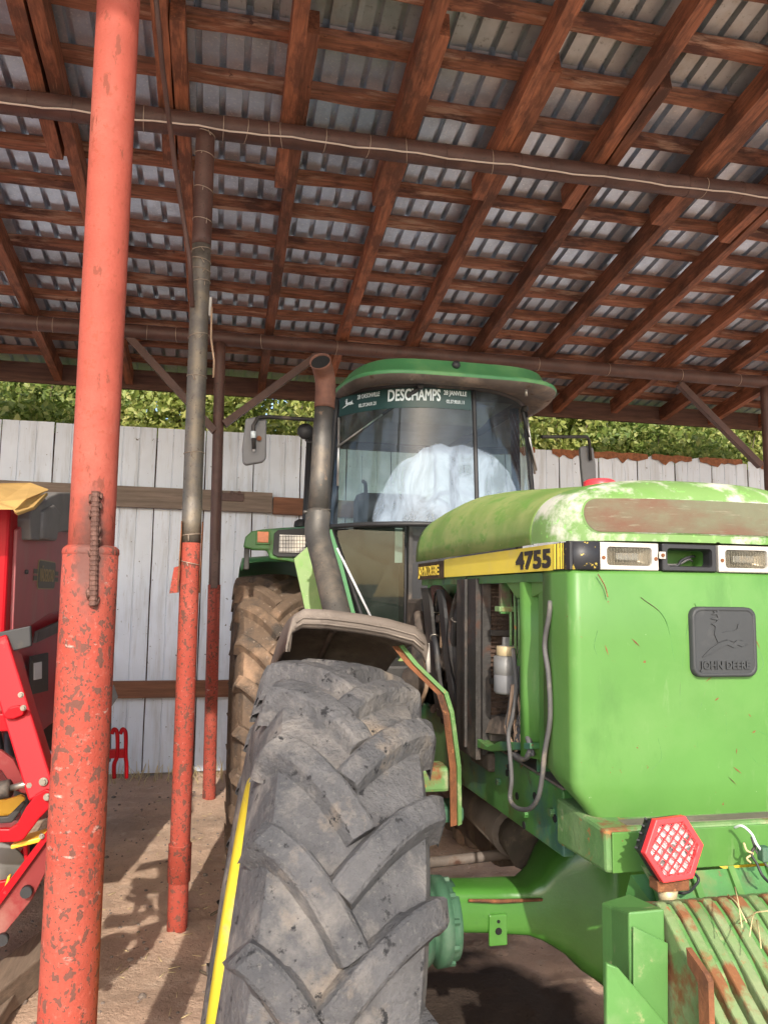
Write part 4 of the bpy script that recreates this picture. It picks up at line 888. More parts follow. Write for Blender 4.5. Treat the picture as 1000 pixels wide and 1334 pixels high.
# knuckle flange and hub
fc = Vector((.655, AY, at(585, 1198, AY).z))
fl = obj('axle_flange', MB().lathe([(.02, .040), (.085, .040), (.105, .034), (.108, .016), (.102, .013), (.102, .009), (.118, .006), (.120, -.022), (.105, -.030), (.09, -.033), (.095, -.07), (.105, -.09), (.02, -.095)], fc, (1, 0, 0), 30), 'teal', tr)
for k in range(10):
    t = 2*PI*k/10+.3; c = fc+Vector((.004, math.cos(t)*.109, math.sin(t)*.109)); obj('flange_bolt', MB().cyl(c, c+Vector((.018, 0, 0)), .009, 6, False), 'teal', fl)
obj('hub_carrier', MB().lathe([(.02, .20), (.09, .20), (.11, .17), (.115, .05), (.13, .04), (.13, .0), (.02, -.01)], fc+Vector((-.24, 0, -.02)), (1, 0, 0), 24), 'teal', tr)
kn = obj('steering_knuckle', MB().box(at(548, 1075, 2.3), at(590, 1038, 2.42), .012), 'teal', tr)
obj('knuckle_arm', MB().box(at(545, 1034, 2.28), at(575, 990, 2.38), .012), 'green_rust', kn)
td = obj('tie_rod', MB().tube([at(540, 1126, 2.46), at(640, 1115, 2.46), at(700, 1107, 2.46), at(728, 1103, 2.46)], [.0165, .0165, .019, .019], 14), 'frame_grey', tr)
obj('rod_end', MB().cyl(at(712, 1105, 2.45)+Vector((0, 0, -.035)), at(712, 1105, 2.45)+Vector((0, 0, .035)), .026, 12), 'rust', td)

# ---- radiator side of the engine bay
rad = obj('radiator', MB().box((.79, 2.205, 1.24), (1.42, 2.34, 1.735)), 'core', tr)
mb = MB()
for k in range(34):
    z = 1.275+.0135*k; mb.box((.795, 2.197, z), (1.415, 2.2065, z+.004))
obj('core_fins', mb, 'core', rad, kind='stuff')
ch1 = obj('radiator_channel', MB().prism([(.755, 2.21, 1.22), (.755, 2.21, 1.75), (.755, 2.40, 1.75), (.755, 2.40, 1.22)], (.016, 0, 0)), 'channel', tr)
obj('channel_flange', MB().box((.771, 2.195, 1.235), (.797, 2.207, 1.75)), 'channel', ch1)
obj('channel_rib', MB().box((.745, 2.285, 1.24), (.755, 2.305, 1.75), .003), 'channel', ch1)
for z in (1.59, 1.45): obj('cross_bar', MB().bar((.79, 2.185, z), (1.0, 2.185, z), .014, .016), 'channel', rad)
obj('core_header', MB().box((.79, 2.18, 1.275), (1.42, 2.206, 1.30), .004), 'frame_grey', rad)
for k in range(9): c = Vector((.81+.03*k, 2.173, 1.266)); obj('header_bolt', MB().cyl(c, c+Vector((0, .02, 0)), .007, 8), 'frame_grey', rad)
obj('lower_tank', MB().box((.78, 2.17, 1.19), (1.42, 2.34, 1.245), .01), 'grime', rad)
sp = catmull([ax(612, 752, .775), ax(597, 775, .775), ax(588, 815, .775), ax(590, 855, .775), ax(600, 895, .775), ax(612, 930, .775)])
fan = obj('fan_shroud', MB().lathe([(.30, -.02), (.305, .0), (.30, .10), (.27, .12)], (CX, 2.42, 1.50), (0, 1, 0), 40), 'black_metal', tr)
for k in range(6):
    t = PI*2*k/6; c = Vector((CX, 2.48, 1.50)); a_, b_ = Vector((math.cos(t), 0, math.sin(t))), Vector((-math.sin(t), .5, math.cos(t)))
    obj('fan_blade', MB().prism([c+a_*.06-b_*.03, c+a_*.26-b_*.05, c+a_*.26+b_*.05, c+a_*.06+b_*.03], (0, .004, 0)), 'black_metal', fan)
mb = MB().grid([[p+Vector((o_, 0, 0)) for p in sp] for o_ in (-.012, .05)]); obj('shroud_edge', mb, 'channel', fan, solid=.006)
# side panel gasket: battered rubber strips hanging behind the open bay
for px, w_, top, bot, m_ in ((556, .10, 766, 905, 'black_metal'), (575, .06, 768, 905, 'black')):
    P = catmull([ax(px-4, top, .768), ax(px, top+30, .762), ax(px+4, top+75, .772), ax(px+13, bot, .765), ax(px+18, bot+30, .78)])
    obj('bay_seal', MB().strip(P, (0, w_, 0), .012, (1, 0, 0)), m_, tr)
obj('intake_hose', MB().tube(catmull([ax(568, 775, .90), ax(578, 790, .87), ax(585, 806, .87), ax(592, 822, .9)]), .045, 12), 'exhaust_rust', tr)
obj('turbo_housing', MB().tube(catmull([ax(545, 800, .78), ax(548, 840, .765), ax(542, 880, .76), ax(536, 915, .77)]), [.02]*6+[.035]*6+[.055]*6+[.04], 14), 'grime', tr)
obj('turbo_housing', MB().lathe([(.02, -.05), (.06, -.04), (.075, 0), (.06, .04), (.02, .05)], ax(540, 895, .80), (1, .3, 0), 20), 'frame_grey', tr)
obj('dipstick_tube', MB().tube(catmull([ax(553, 850, .74), ax(556, 890, .74), ax(548, 915, .74), ax(540, 925, .74)]), .008, 8), 'wire_tan', tr)
obj('battery_box', MB().box(Vector((.62, 3.0, 1.22)), Vector((.80, 3.45, 1.42)), .012), 'black_metal', tr)
obj('pale_hose', MB().tube([ax(556, 838, .73), ax(558, 876, .735)], .009, 8), 'bezel', tr)
# hoses, harness and clamps crowding the open bay behind the radiator
def bay(px, py, X): return ax(px, py, X)
for k in range(16):
    x0, y0 = rnd.uniform(552, 600), rnd.uniform(772, 820); dx_, X_ = rnd.uniform(-18, 16), rnd.uniform(.78, .87)
    P = catmull([bay(x0, y0, X_), bay(x0+dx_*.5+rnd.uniform(-8, 8), y0+rnd.uniform(25, 50), X_-.01), bay(x0+dx_, y0+rnd.uniform(70, 100), X_), bay(x0+dx_*1.3, min(950, y0+rnd.uniform(110, 160)), X_+.02)])
    r_ = rnd.choice((.004, .005, .007, .013)); h_ = obj('engine_hose' if r_ > .006 else 'harness_wire', MB().tube(P, r_, 8), rnd.choice(('black', 'grime', 'channel', 'wire_tan', 'channel')), tr)
    if r_ > .012:
        for q in (4, 13): ring(P[q], r_, .003, P[q+1]-P[q], h_, 'bolt', False)
for k in range(10):
    c = bay(rnd.uniform(545, 592), rnd.uniform(800, 940), rnd.uniform(.80, .88)); obj('engine_fitting', MB().cyl(c, c+Vector((-.03, rnd.uniform(-.02, .02), rnd.uniform(-.02, .02))), rnd.uniform(.010, .022), 10), rnd.choice(('grime', 'rust', 'channel', 'frame_grey')), tr)
for k in range(8):
    x0 = rnd.uniform(664, 690); P = catmull([bay(x0, rnd.uniform(905, 935), .79), bay(x0+rnd.uniform(-16, 8), rnd.uniform(945, 960), .775), bay(x0+rnd.uniform(-10, 10), rnd.uniform(968, 985), .77), bay(x0+rnd.uniform(-4, 14), rnd.uniform(950, 965), .78)])
    obj('loose_cable', MB().tube(P, rnd.uniform(.0025, .005), 6), rnd.choice(('wire_tan', 'black', 'hose', 'wire_tan')), tr)
# green baffle, bracket, pipes
obj('baffle_panel', MB().grid([[Vector((.80+.05*math.cos(t*1.2), 1.735+.13*t/2.2, z)) for t in np.linspace(0, 2.2, 10)] for z in (1.30, 1.45, 1.6, 1.735)]), 'green', tr, solid=.004)
obj('baffle_panel', MB().prism([(.772, 1.72, 1.30), (.772, 1.72, 1.745), (.778, 1.80, 1.745), (.778, 1.80, 1.30)], (.004, 0, 0)), 'green', tr)
obj('baffle_cross', MB().box((.80, 1.865, 1.25), (1.42, 1.87, 1.745)), 'green_dirty', tr)
bk = obj('latch_bracket', MB().prism([ax(655, 755, .775), ax(716, 752, .775), ax(714, 768, .775), ax(690, 779, .775), ax(672, 779, .775)], (.05, 0, 0)), 'green', tr, bevel=.003)
obj('latch_post', MB().box(ax(652, 800, .77), ax(662, 757, .80), .003), 'green_dirty', bk)
obj('latch_plate', MB().box(ax(650, 797, .765), ax(672, 790, .83), .002), 'green_rust', bk)
for k, px in enumerate((664, 670, 675, 680)):
    obj('condenser_pipe', MB().tube([ax(px, 772, .80+.004*k), ax(px+1, 812, .80+.004*k), ax(px+1, 858, .80+.004*k)], .0042, 8), 'green_rust', tr)
dr = obj('receiver_drier', MB().lathe([(.0, 0), (.032, .003), (.036, .008), (.036, .055), (.038, .058), (.038, .105), (.033, .107), (.028, .108), (.028, .133), (.014, .136), (.013, .158), (.0, .159)], ax(656, 905, .785)+Vector((.01, 0, 0)), (0, 0, 1), 26), 'alu', tr)
obj('cap_ring', MB().lathe([(.0285, .0), (.0302, .002), (.0302, .024), (.0285, .026)], ax(656, 905, .785)+Vector((.01, 0, .108)), (0, 0, 1), 24), 'brass', dr)
obj('grey_band', MB().lathe([(.0362, .0), (.0374, .002), (.0374, .045), (.0362, .047)], ax(656, 905, .785)+Vector((.01, 0, .008)), (0, 0, 1), 24), 'mirror_grey', dr)
obj('drier_clip', MB().box(ax(668, 866, .81), ax(684, 854, .82), .002), 'green', dr)
obj('coolant_hose', MB().tube(catmull([ax(668, 845, .775), ax(671, 875, .772), ax(672, 900, .77), ax(668, 930, .765), ax(662, 955, .757), ax(664, 985, .752), ax(666, 1015, .750), ax(664, 1040, .750), ax(672, 1052, .748), ax(688, 1054, .745), ax(700, 1040, .744), ax(706, 1010, .744), ax(709, 980, .744), ax(716, 935, .745), ax(714, 880, .745), ax(709, 840, .746), ax(715, 800, .746), ax(716, 783, .750)]), .0058, 10), 'hose', tr)
for k in range(5):
    o_ = rnd.uniform(-4, 4); P = catmull([ax(668+o_*.4, 892, .79), ax(666+o_, 920, .782), ax(664+o_*1.8, 950, .775), ax(672+o_*1.5, 972, .77), ax(682-o_, 960, .772), ax(678, 935, .785), ax(674, 905, .79)])
    obj('loose_cable', MB().tube(P, .0045, 7), 'wire_tan' if k % 2 else 'hose', tr)
obj('coiled_hose', MB().tube(catmull([ax(676, 950, .775), ax(688, 962, .77), ax(690, 980, .77), ax(680, 988, .768), ax(668, 982, .768)]), .0085, 9), 'hose', tr)
obj('bay_tray', MB().prism([ax(590, 957, .76), ax(622, 963, .76), ax(634, 973, .76), ax(650, 966, .76), ax(690, 968, .76), ax(690, 976, .76), ax(638, 979, .76), ax(592, 965, .76)], (.10, 0, 0)), 'green_dirty', tr, bevel=.002)
obj('bay_plate', MB().prism([ax(600, 952, .78), ax(660, 957, .78), ax(660, 935, .80), ax(604, 925, .80)], (.06, .0, 0)), 'grime', tr)
obj('filler_cap', MB().lathe([(.0, .030), (.040, .030), (.050, .024), (.052, .004), (.046, -.02), (.0, -.02)], Vector((1.185, 2.25, 2.045)), (0, 0, 1), 28), 'red_cap', tr, label='red cap on top of the hood')

# ---- wheels
def make_tyre(R, W, nl, lug_h, lug_w, rim_r, seed, bend=.30, worn=.15):
    """tyre about the local X axis: carcass plus alternating curved lugs, one mesh"""
    r = random.Random(seed); mb = MB()
    hw = W/2; crown = .030
    prof = [(rim_r, -hw*.80), (rim_r+.03, -hw*.92), (rim_r+.10, -hw*1.03), (rim_r+.17, -hw*1.05), (R-.14, -hw*1.0), (R-.075, -hw*.93), (R-crown-.012, -hw*.86)]
    tp = [(R-crown*(abs(a))**2.2, a*hw) for a in np.linspace(-.81, .81, 13)]
    full = prof + tp + [(q, -h) for q, h in prof[::-1]]
    mb.lathe(full, (0, 0, 0), (1, 0, 0), 120)
    def surf(a, th, h):
        """a axial offset, th angle, h height above carcass; beyond the shoulder the lug wraps down the sidewall"""
        q = abs(a)/hw
        if q <= 1.0: rr_, xx = R-crown*q**2.2, a
        else: e = (q-1.0)*hw; rr_, xx = R-crown-e*1.25, math.copysign(hw*(1.0+.35*(q-1)), a)
        if q <= 1.0: rr_ += h
        else: rr_ += h*.75; xx += math.copysign(h*.12, a)
        return Vector((xx, rr_*math.cos(th), rr_*math.sin(th)))
    for side in (-1, 1):
        for k in range(nl):
            t0 = 2*PI*(k+(.5 if side > 0 else 0))/nl + r.uniform(-.01, .01); rows = []; hk = lug_h*r.uniform(.9, 1.05)
            npt = 13
            for i in range(npt):
                u = i/(npt-1); a = side*hw*((1.075 if side > 0 else 1.0)-(1.175 if side > 0 else 1.10)*u); q = max(0, min(1, 1-abs(a)/hw)) if u < .9 else 1-abs(a)/hw
                th = t0 + bend*(.25*u + .75*u**1.7); wob = r.uniform(-.0035, .0035)
                ww = lug_w*(1.15-.30*u)*.5/R; wt = ww*.74
                # lug runs at an angle: widen along the direction across it
                sk = .030*side
                hh = hk*(1 if 0 < i < npt-1 else .8); e = r.uniform(-.0025, .0025)
                dp_ = -.012 if abs(a) < hw*.72 else -.06
                rows.append([surf(a-sk*1.15, th-ww*1.2+wob, dp_), surf(a-sk*.8, th-wt, hh*.86+e), surf(a-sk*.55, th-wt*.8, hh+e), surf(a+sk*.55, th+wt*.8, hh+e), surf(a+sk*.8, th+wt, hh*.86+e), surf(a+sk*1.15, th+ww*1.2+wob, dp_)])
            mb.grid(rows, smooth=True)
            mb.add(rows[-1], [tuple(range(6))]); mb.add(rows[0], [tuple(range(6))])
    return mb
def make_wheel(name, parent, loc, rot, R, W, nl, lug_h, lug_w, rim_r, m, seed, bend, side=-1, fl_=.985):
    root = part_empty(name, parent, loc); root.rotation_euler = rot
    mb = make_tyre(R, W, nl, lug_h, lug_w, rim_r, seed, bend)
    me = bpy.data.meshes.new('tyre'); me.from_pydata([tuple(v) for v in mb.v], [], mb.f); me.polygons.foreach_set('use_smooth', mb.sm); me.materials.append(M[m])
    me.materials.append(M['rubber_clean'])
    o = bpy.data.objects.new('tyre', me); COL.objects.link(o); o.parent = root
    md = o.modifiers.new('edge', 'EDGE_SPLIT'); md.split_angle = math.radians(28)
    h = W/2; q = MB()
    q.lathe([(rim_r+.004, side*h*.86), (rim_r+.020, side*h*(fl_-.1)), (rim_r+.020, side*h*fl_), (rim_r+.013, side*h*(fl_+.02)), (rim_r-.004, side*h*(fl_-.03)), (rim_r-.02, side*h*.86), (rim_r-.035, side*h*.55), (rim_r-.05, side*h*.2), (.30, side*h*.10), (.22, side*h*.22), (.12, side*h*.24), (.12, side*h*.5), (.0, side*h*.5)], (0, 0, 0), (1, 0, 0), 64)
    q.lathe([(rim_r-.05, side*h*.2), (rim_r-.04, -side*h*.5), (rim_r+.02, -side*h*.95), (rim_r+.02, -side*h*.86)], (0, 0, 0), (1, 0, 0), 64)
    me2 = bpy.data.meshes.new('rim'); me2.from_pydata([tuple(v) for v in q.v], [], q.f); me2.polygons.foreach_set('use_smooth', q.sm); me2.materials.append(M['rim_yellow'])
    o2 = bpy.data.objects.new('rim', me2); COL.objects.link(o2); o2.parent = root
    return root, o, o2
LEAN = math.radians(8); YAWW = math.radians(2)
fw_ = make_wheel('front_wheel', tr, (.262, 2.29, .742), (0.0, LEAN, -YAWW), .722, .425, 20, .046, .050, .375, 'rubber', 3, .30)
fw_[0].rotation_mode = 'YXZ'
# the matching wheel on the far side
e = fw_[0].copy(); COL.objects.link(e); e.parent = tr; e.location = Vector((2*CX-.252, 2.29, .742))-rel(tr); e.rotation_euler = (PI*0, -LEAN, PI+YAWW)
for c_ in fw_[1:]: q = c_.copy(); COL.objects.link(q); q.parent = e
rw_ = make_wheel('rear_wheel', tr, (.345, 5.27, .905), (.1, 0, 0), .875, .47, 21, .045, .062, .49, 'rubber_mud', 8, .30, fl_=.9)
e = rw_[0].copy(); COL.objects.link(e); e.parent = tr; e.location = Vector((2*CX-.345, 5.27, .905))-rel(tr); e.rotation_euler = (.1, 0, PI)
for c_ in rw_[1:]: q = c_.copy(); COL.objects.link(q); q.parent = e

# ---- front mudguard with its bent stay
wc = Vector((.292, 2.29, .742)); wxv = Vector((math.cos(LEAN), 0, -math.sin(LEAN))); wzv = Vector((math.sin(LEAN), 0, math.cos(LEAN))); wyv = Vector((0, 1, 0))
def fpt(a, t, rr_): return wc + wxv*a + (wzv*math.cos(t)+wyv*math.sin(t))*rr_
rows = []
RF = .888
for j in range(13):
    t = -.03+j*.085
    dip = .03*math.exp(-(j/1.2)**2)
    rows.append([fpt(-.195, t, RF-.12), fpt(-.198, t, RF-.05), fpt(-.192, t, RF-.02), fpt(-.170, t, RF-.004), fpt(-.1, t, RF+.004), fpt(.0, t, RF+.006), fpt(.08, t, RF+.004), fpt(.165, t, RF-.006), fpt(.195, t, RF-.022), fpt(.205, t, RF-.045)])
fd = obj('front_mudguard', MB().grid(rows), 'fender', tr, solid=.008)
lip = []
for g in (0, .012, .03, .045, .055):
    lip.append([fpt(-.202, -.03-.004, RF-.12)] + [fpt(a, -.03-.012*math.sin(g/.055*PI), rr_-g+.004) for a, rr_ in ((-.204, RF-.06), (-.198, RF-.018), (-.172, RF+.004), (-.1, RF+.012), (0, RF+.014), (.08, RF+.012), (.165, RF+.002), (.2, RF-.02), (.215, RF-.045))])
obj('rolled_lip', MB().grid(lip), 'fender', fd, solid=.006)
for q in (.02, .036): obj('lip_groove', MB().tube([fpt(a, -.047, rr_-q) for a, rr_ in ((-.19, RF-.012), (-.172, RF+.004), (-.1, RF+.012), (0, RF+.014), (.08, RF+.012), (.165, RF+.002), (.2, RF-.02))], .003, 6), 'fender', fd)
obj('inner_rib', MB().tube([fpt(-.03, .05, RF-.012), fpt(-.035, .3, RF-.012), fpt(-.04, .8, RF-.012)], .011, 8), 'frame_grey', fd)
obj('under_strap', MB().strip([fpt(-.10, .03, RF-.012), fpt(.0, .03, RF-.012), fpt(.16, .03, RF-.022)], (0, .05, 0), .006, (0, 0, -1)), 'frame_grey', fd)
P = [at(515, 842, 2.32), at(534, 866, 2.30), at(573, 904, 2.27), at(581, 930, 2.26), at(590, 1000, 2.25), at(591, 1076, 2.25)]
st = obj('mudguard_stay', MB().strip(P, (.024, .012, 0), .006, (0, 1, .1)), 'rust', fd, label='bent flat stay, rusty with a green edge')
obj('stay_edge', MB().strip([p+Vector((.0175, -.004, .003)) for p in P], (.013, .004, .004), .012, (0, 1, 0)), 'green_rust', st)
obj('cab_step_panel', MB().prism([at(530, 850, 3.2), at(536, 870, 3.2), at(528, 885, 3.2), at(500, 880, 3.2)], (0, .02, 0)), 'green_hood', tr)

# ---- exhaust stack
P = catmull([at(446, 826, 3.28), at(437, 790, 3.38), at(426, 745, 3.52), at(416, 708, 3.63), at(413, 690, 3.67), at(414.5, 668, 3.70)])
exh = obj('exhaust_stack', MB().tube(P, .060, 20), 'exhaust', tr)
P2 = [at(414.5, 670, 3.70), at(417, 620, 3.71), at(420, 560, 3.71), at(422.5, 530, 3.71)]
obj('upper_pipe', MB().tube(P2, [.051, .0485, .0475, .047], 20), 'exhaust', exh)
P3 = catmull([at(422.5, 532, 3.71), at(424, 505, 3.71), at(422, 487, 3.69), at(417, 470, 3.62)])
obj('rusty_outlet', MB().tube(P3, [.049]*(len(P3)-1)+[.052], 22, cap=False), 'exhaust_rust', exh, solid=.004)
e0, e1 = P3[-2], P3[-1]; q = MB(); dd = (e1-e0).normalized(); q.lathe([(.049, -.012), (.001, -.013)], e1, dd, 22); obj('pipe_mouth', q, 'soot_hole_black', exh)
c = at(414.5, 667, 3.70); ring(c, .053, .005, (0, .02, 1), exh, 'exhaust', False); ring(c-Vector((0, 0, .018)), .054, .004, (0, .02, 1), exh, 'exhaust', False)
obj('clamp_bolt', MB().cyl(c+Vector((-.075, -.02, -.004)), c+Vector((-.05, -.02, -.004)), .008, 8), 'exhaust', exh)

# ---- cab
cab = part_empty('cab', tr, (1.12, 4.5, 1.4))
GC, GY0, GB, UM = 1.147, 3.70, .36, 1.22
def glp(u, z, off=0.0):
    """point on the curved windscreen: u in -1..1 across, z height"""
    W = .607-.050*(z-2.05)/.75; k_ = abs(u)**2.7
    p = Vector((GC+W*u*(1-.02*k_), GY0+GB*k_+.05*(z-2.05), z)); sl_ = GB*2.7*abs(u)**1.7*math.copysign(1, u)/W; nn_ = math.hypot(1, sl_)
    return p + Vector((sl_/nn_, -1/nn_, .04))*off
Z0, Z1 = 2.052, 2.778
useam = .21
def pane(u0, u1, z0, z1, m, name, off=0.0, nu=16, nz=6): return obj(name, MB().grid([[glp(u0+(u1-u0)*i/nu, z0+(z1-z0)*j/nz, off) for i in range(nu+1)] for j in range(nz+1)]), m, cab)
pane(-.99, useam-.012, Z0+.012, Z1-.005, 'glass', 'windscreen'); pane(useam+.012, .985, Z0+.012, Z1-.005, 'glass', 'windscreen')
def strip_frame(pts, r, m, name): return obj(name, MB().tube(pts, r, 8), m, cab)
strip_frame([glp(u, Z0) for u in np.linspace(-1, 1, 30)], .013, 'black', 'glass_frame'); strip_frame([glp(u, Z1) for u in np.linspace(-1, 1, 30)], .018, 'black_metal', 'glass_frame')
for u in (-1, useam, 1): strip_frame([glp(u, z) for z in np.linspace(Z0, Z1, 8)], .0125 if u == useam else .016, 'black', 'glass_frame')
strip_frame([glp(-.15, z, -.02) for z in np.linspace(Z0, Z0+.42, 5)], .0045, 'black', 'inner_bar')
# sunstrip with lettering that follows the glass
ss = pane(-.97, useam-.03, 2.655, Z1-.012, 'banner', 'sunstrip', .003)
def on_glass(mb, u0, z0, z_off, name, m):
    """lay flat lettering (x = length, z = height) on the curved glass"""
    out = MB(); Wd = .56
    for v in mb.v: out.v.append(tuple(glp(u0+v[0]/Wd/1.0, z0+v[2], z_off-v[1])))
    out.f = mb.f; out.sm = mb.sm; return obj(name, out, m, ss)
def lett(body_, size, u0, u1, z0, bold=0.0):
    mb = text_mb(body_, size, (0, 0, 0), (1, 0, 0), (0, 0, 1), .0006, bold); x0, x1 = min(v[0] for v in mb.v), max(v[0] for v in mb.v)
    mb.v = [((v[0]-x0)/(x1-x0)*(u1-u0)*.56, v[1], v[2]) for v in mb.v]; on_glass(mb, u0, z0, .005, 'sunstrip_lettering', 'letter_white')
lett('DESCHAMPS', .086, -.575, -.115, 2.694, .0018); lett('28 JANVILLE', .034, -.085, .135, 2.728, .0005); lett('02.37.90.01.11', .026, -.06, .11, 2.684, .0003)
lett('28 ORSONVILLE', .034, -.825, -.645, 2.728, .0005); lett('02.37.24.01.21', .026, -.81, -.67, 2.682, .0003)
dmm = MB()
for poly in (deer, body, ant): dmm.prism([Vector((x*.055, 0, z*.055)) for x, z in poly], (0, -.0006, 0))
on_glass(dmm, -.90, 2.712, .005, 'sunstrip_emblem', 'letter_white')
def wiper(us, zs, ue, ze, b0, b1, lab=None):
    """pivot at (us,zs), arm to (ue,ze), blade b0-b1"""
    a = glp(us, zs, .02); e_ = glp(ue, ze, .032); w0 = obj('wiper', MB().tube([a, a.lerp(e_, .35), e_], [.012, .009, .006], 8), 'black', cab)
    obj('wiper_arm', MB().tube([a.lerp(e_, .45)+Vector((0, -.006, 0)), e_+Vector((0, -.004, 0))], .0055, 6), 'chrome', w0)
    obj('wiper_blade', MB().tube([glp(*b0, .022), glp(*b1, .022)], .007, 6), 'chrome', w0)
    obj('wiper_pivot', MB().cyl(a, glp(us, zs, .05), .016, 10), 'black', w0); return w0
wiper(-.30, Z1-.02, -.93, 2.475, (-.945, 2.64), (-.915, 2.265)); wiper(.80, Z1-.05, 1.03, 2.42, (.90, 2.70), (1.03, 2.40))
# roof
def ring_pts(hw, yf, yb, z, n=64, e=4.6, cx_=1.188):
    yc, hl = (yf+yb)/2, (yb-yf)/2
    return [Vector((cx_+hw*sgn(math.cos(t), 2/e), yc+hl*sgn(math.sin(t), 2/e), z + .02*(1-((yc+hl*sgn(math.sin(t), 2/e)-yf)/(yb-yf)))*0)) for t in np.linspace(0, 2*PI, n+1)]
RZ = 2.797
roof = obj('roof', MB().grid([ring_pts(.612, 3.58, 5.6, RZ-.012), ring_pts(.616, 3.575, 5.6, RZ), ring_pts(.612, 3.585, 5.6, RZ+.012), ring_pts(.580, 3.63, 5.56, RZ+.018), ring_pts(.548, 3.665, 5.5, RZ+.088), ring_pts(.530, 3.69, 5.45, RZ+.100), ring_pts(.2, 3.95, 5.2, RZ+.108), ring_pts(.01, 4.4, 4.7, RZ+.109)]), 'green_cab', cab)
obj('roof_visor', MB().grid([ring_pts(.612, 3.58, 5.6, RZ-.012), ring_pts(.60, 3.60, 5.58, RZ-.030), ring_pts(.56, 3.66, 5.5, RZ-.036), ring_pts(.53, 3.73, 5.4, RZ-.020), ring_pts(.01, 4.4, 4.7, RZ-.02)]), 'frame_grey', roof)
c = at(594, 475, 3.645); obj('roof_plug', MB().lathe([(.0, .012), (.018, .010), (.022, 0), (.02, -.02)], c, (0, -1, .15), 12), 'black', roof)
for px, py in ((536, 494), (598, 496), (685, 515)):
    c = at(px, py, 3.62); obj('visor_screw', MB().cyl(c+Vector((0, 0, .03)), c+Vector((0, 0, -.004)), .008, 8), 'bolt', roof)
# posts, rear frame, inside
for x in (.60, 1.64):
    obj('corner_post', MB().tube([(x-.02 if x < 1 else x+.02, 4.1, 1.5), (x, 4.12, 2.8)], .028, 8), 'black', cab)
    obj('rear_post', MB().tube([(x-.03 if x < 1 else x+.03, 5.35, 1.5), (x, 5.3, 2.8)], .035, 8), 'black', cab)
    g = MB().grid([[(x + (-.02 if x < 1 else .02)*(1-(z-2.05)/.75), y, z) for y in (4.12, 4.7, 5.3)] for z in (2.06, 2.4, 2.8)]); obj('side_glass', g, 'glass_plain', cab)
obj('rear_glass', MB().grid([[(x, 5.36, z) for x in (.6, 1.1, 1.64)] for z in (2.1, 2.8)]), 'glass_plain', cab)
obj('headliner', MB().box((.66, 4.0, 2.775), (1.58, 5.3, 2.79)), 'cab_beige', cab)
obj('headliner_duct', MB().prism([(.72, 4.05, 2.775), (1.52, 4.05, 2.775), (1.45, 4.12, 2.66), (.80, 4.12, 2.66)], (0, .25, 0)), 'cab_beige', cab, bevel=.02)
obj('rear_sill', MB().box((.58, 5.34, 1.4), (1.66, 5.40, 2.13), .01), 'black', cab)
obj('cab_floor', MB().box((.58, 3.95, 1.32), (1.66, 5.4, 1.40)), 'black_metal', cab)
sw = part_empty('steering_wheel', cab, (1.36, 4.22, 2.14)); ax_ = Vector((0, -.75, .66)).normalized(); sc_ = Vector((1.36, 4.22, 2.16))
u_ = ax_.orthogonal().normalized(); v_ = ax_.cross(u_)
obj('wheel_ring', MB().tube([sc_+(u_*math.cos(t)+v_*math.sin(t))*.205 for t in np.linspace(0, 2*PI, 37)], .015, 10, cap=False), 'black', sw)
for t in (.3, 2.4, 4.5): obj('spoke', MB().bar(sc_, sc_+(u_*math.cos(t)+v_*math.sin(t))*.20, .02, .008, ax_), 'black', sw)
obj('steering_column', MB().tube([sc_, sc_-ax_*.3+Vector((0, .05, -.35))], [.04, .07], 12), 'black', sw)
seat = part_empty('driver_seat', cab, (1.12, 4.85, 1.5))
obj('seat_cushion', MB().box((.85, 4.55, 1.75), (1.40, 5.05, 1.90), .05), 'seat', seat); obj('backrest', MB().box((.87, 5.0, 1.88), (1.38, 5.14, 2.38), .06), 'seat', seat)
obj('dash_console', MB().box((.95, 3.92, 1.4), (1.5, 4.12, 2.03), .03), 'black', cab)
obj('grab_handle', MB().tube(catmull([at(473, 627, 5.28), at(476, 632, 5.22), at(476, 655, 5.22), at(473, 660, 5.28)]), .014, 8), 'black', cab)
# lower glass, pillar and green corner
a = [at(434, 690, 3.98), at(529, 686, 3.90), at(527, 878, 3.90), at(497, 878, 3.9), at(472, 806, 3.95)]
g = MB(); g.add(a, [(0, 1, 2, 3, 4)]); lg = obj('lower_window', g, 'glass_low', cab)
obj('window_frame', MB().tube([p+Vector((0, -.005, 0)) for p in (a[2], a[1], a[0], a[4], a[3])], .011, 8), 'black', lg)
obj('pale_rod', MB().tube([at(439, 714, 3.97), at(484, 806, 3.90)], .0065, 8), 'label_white', lg)
obj('paper_label', MB().box(at(514, 733, 3.93), at(524, 688, 3.935)), 'label_white', lg)
obj('cab_front_pillar', MB().box(at(531, 900, 3.82), at(568, 683, 3.90), .008), 'black', cab)
obj('pillar_trim', MB().box(at(530.5, 900, 3.80), at(536, 683, 3.83), .003), 'black_metal', cab)
obj('cab_firewall', MB().box((.58, 4.06, 1.35), (1.62, 4.10, 2.04)), 'black', cab)
obj('cab_side_panel', MB().prism([at(383, 728, 4.25), at(432, 684, 4.25), at(476, 815, 4.05), at(402, 815, 4.15)], (0, .03, 0)), 'green_hood', cab)
obj('corner_edge', MB().bar(at(431, 690, 3.99), at(462, 812, 3.96), .03, .03), 'green_cab', cab)
obj('cab_inner_wall', MB().box((.60, 4.30, 1.38), (1.64, 4.35, 2.02), .01), 'seat', cab)
obj('cab_lower_body', MB().box((.62, 4.3, 1.0), (1.6, 5.3, 1.45), .02), 'green_dirty', cab)
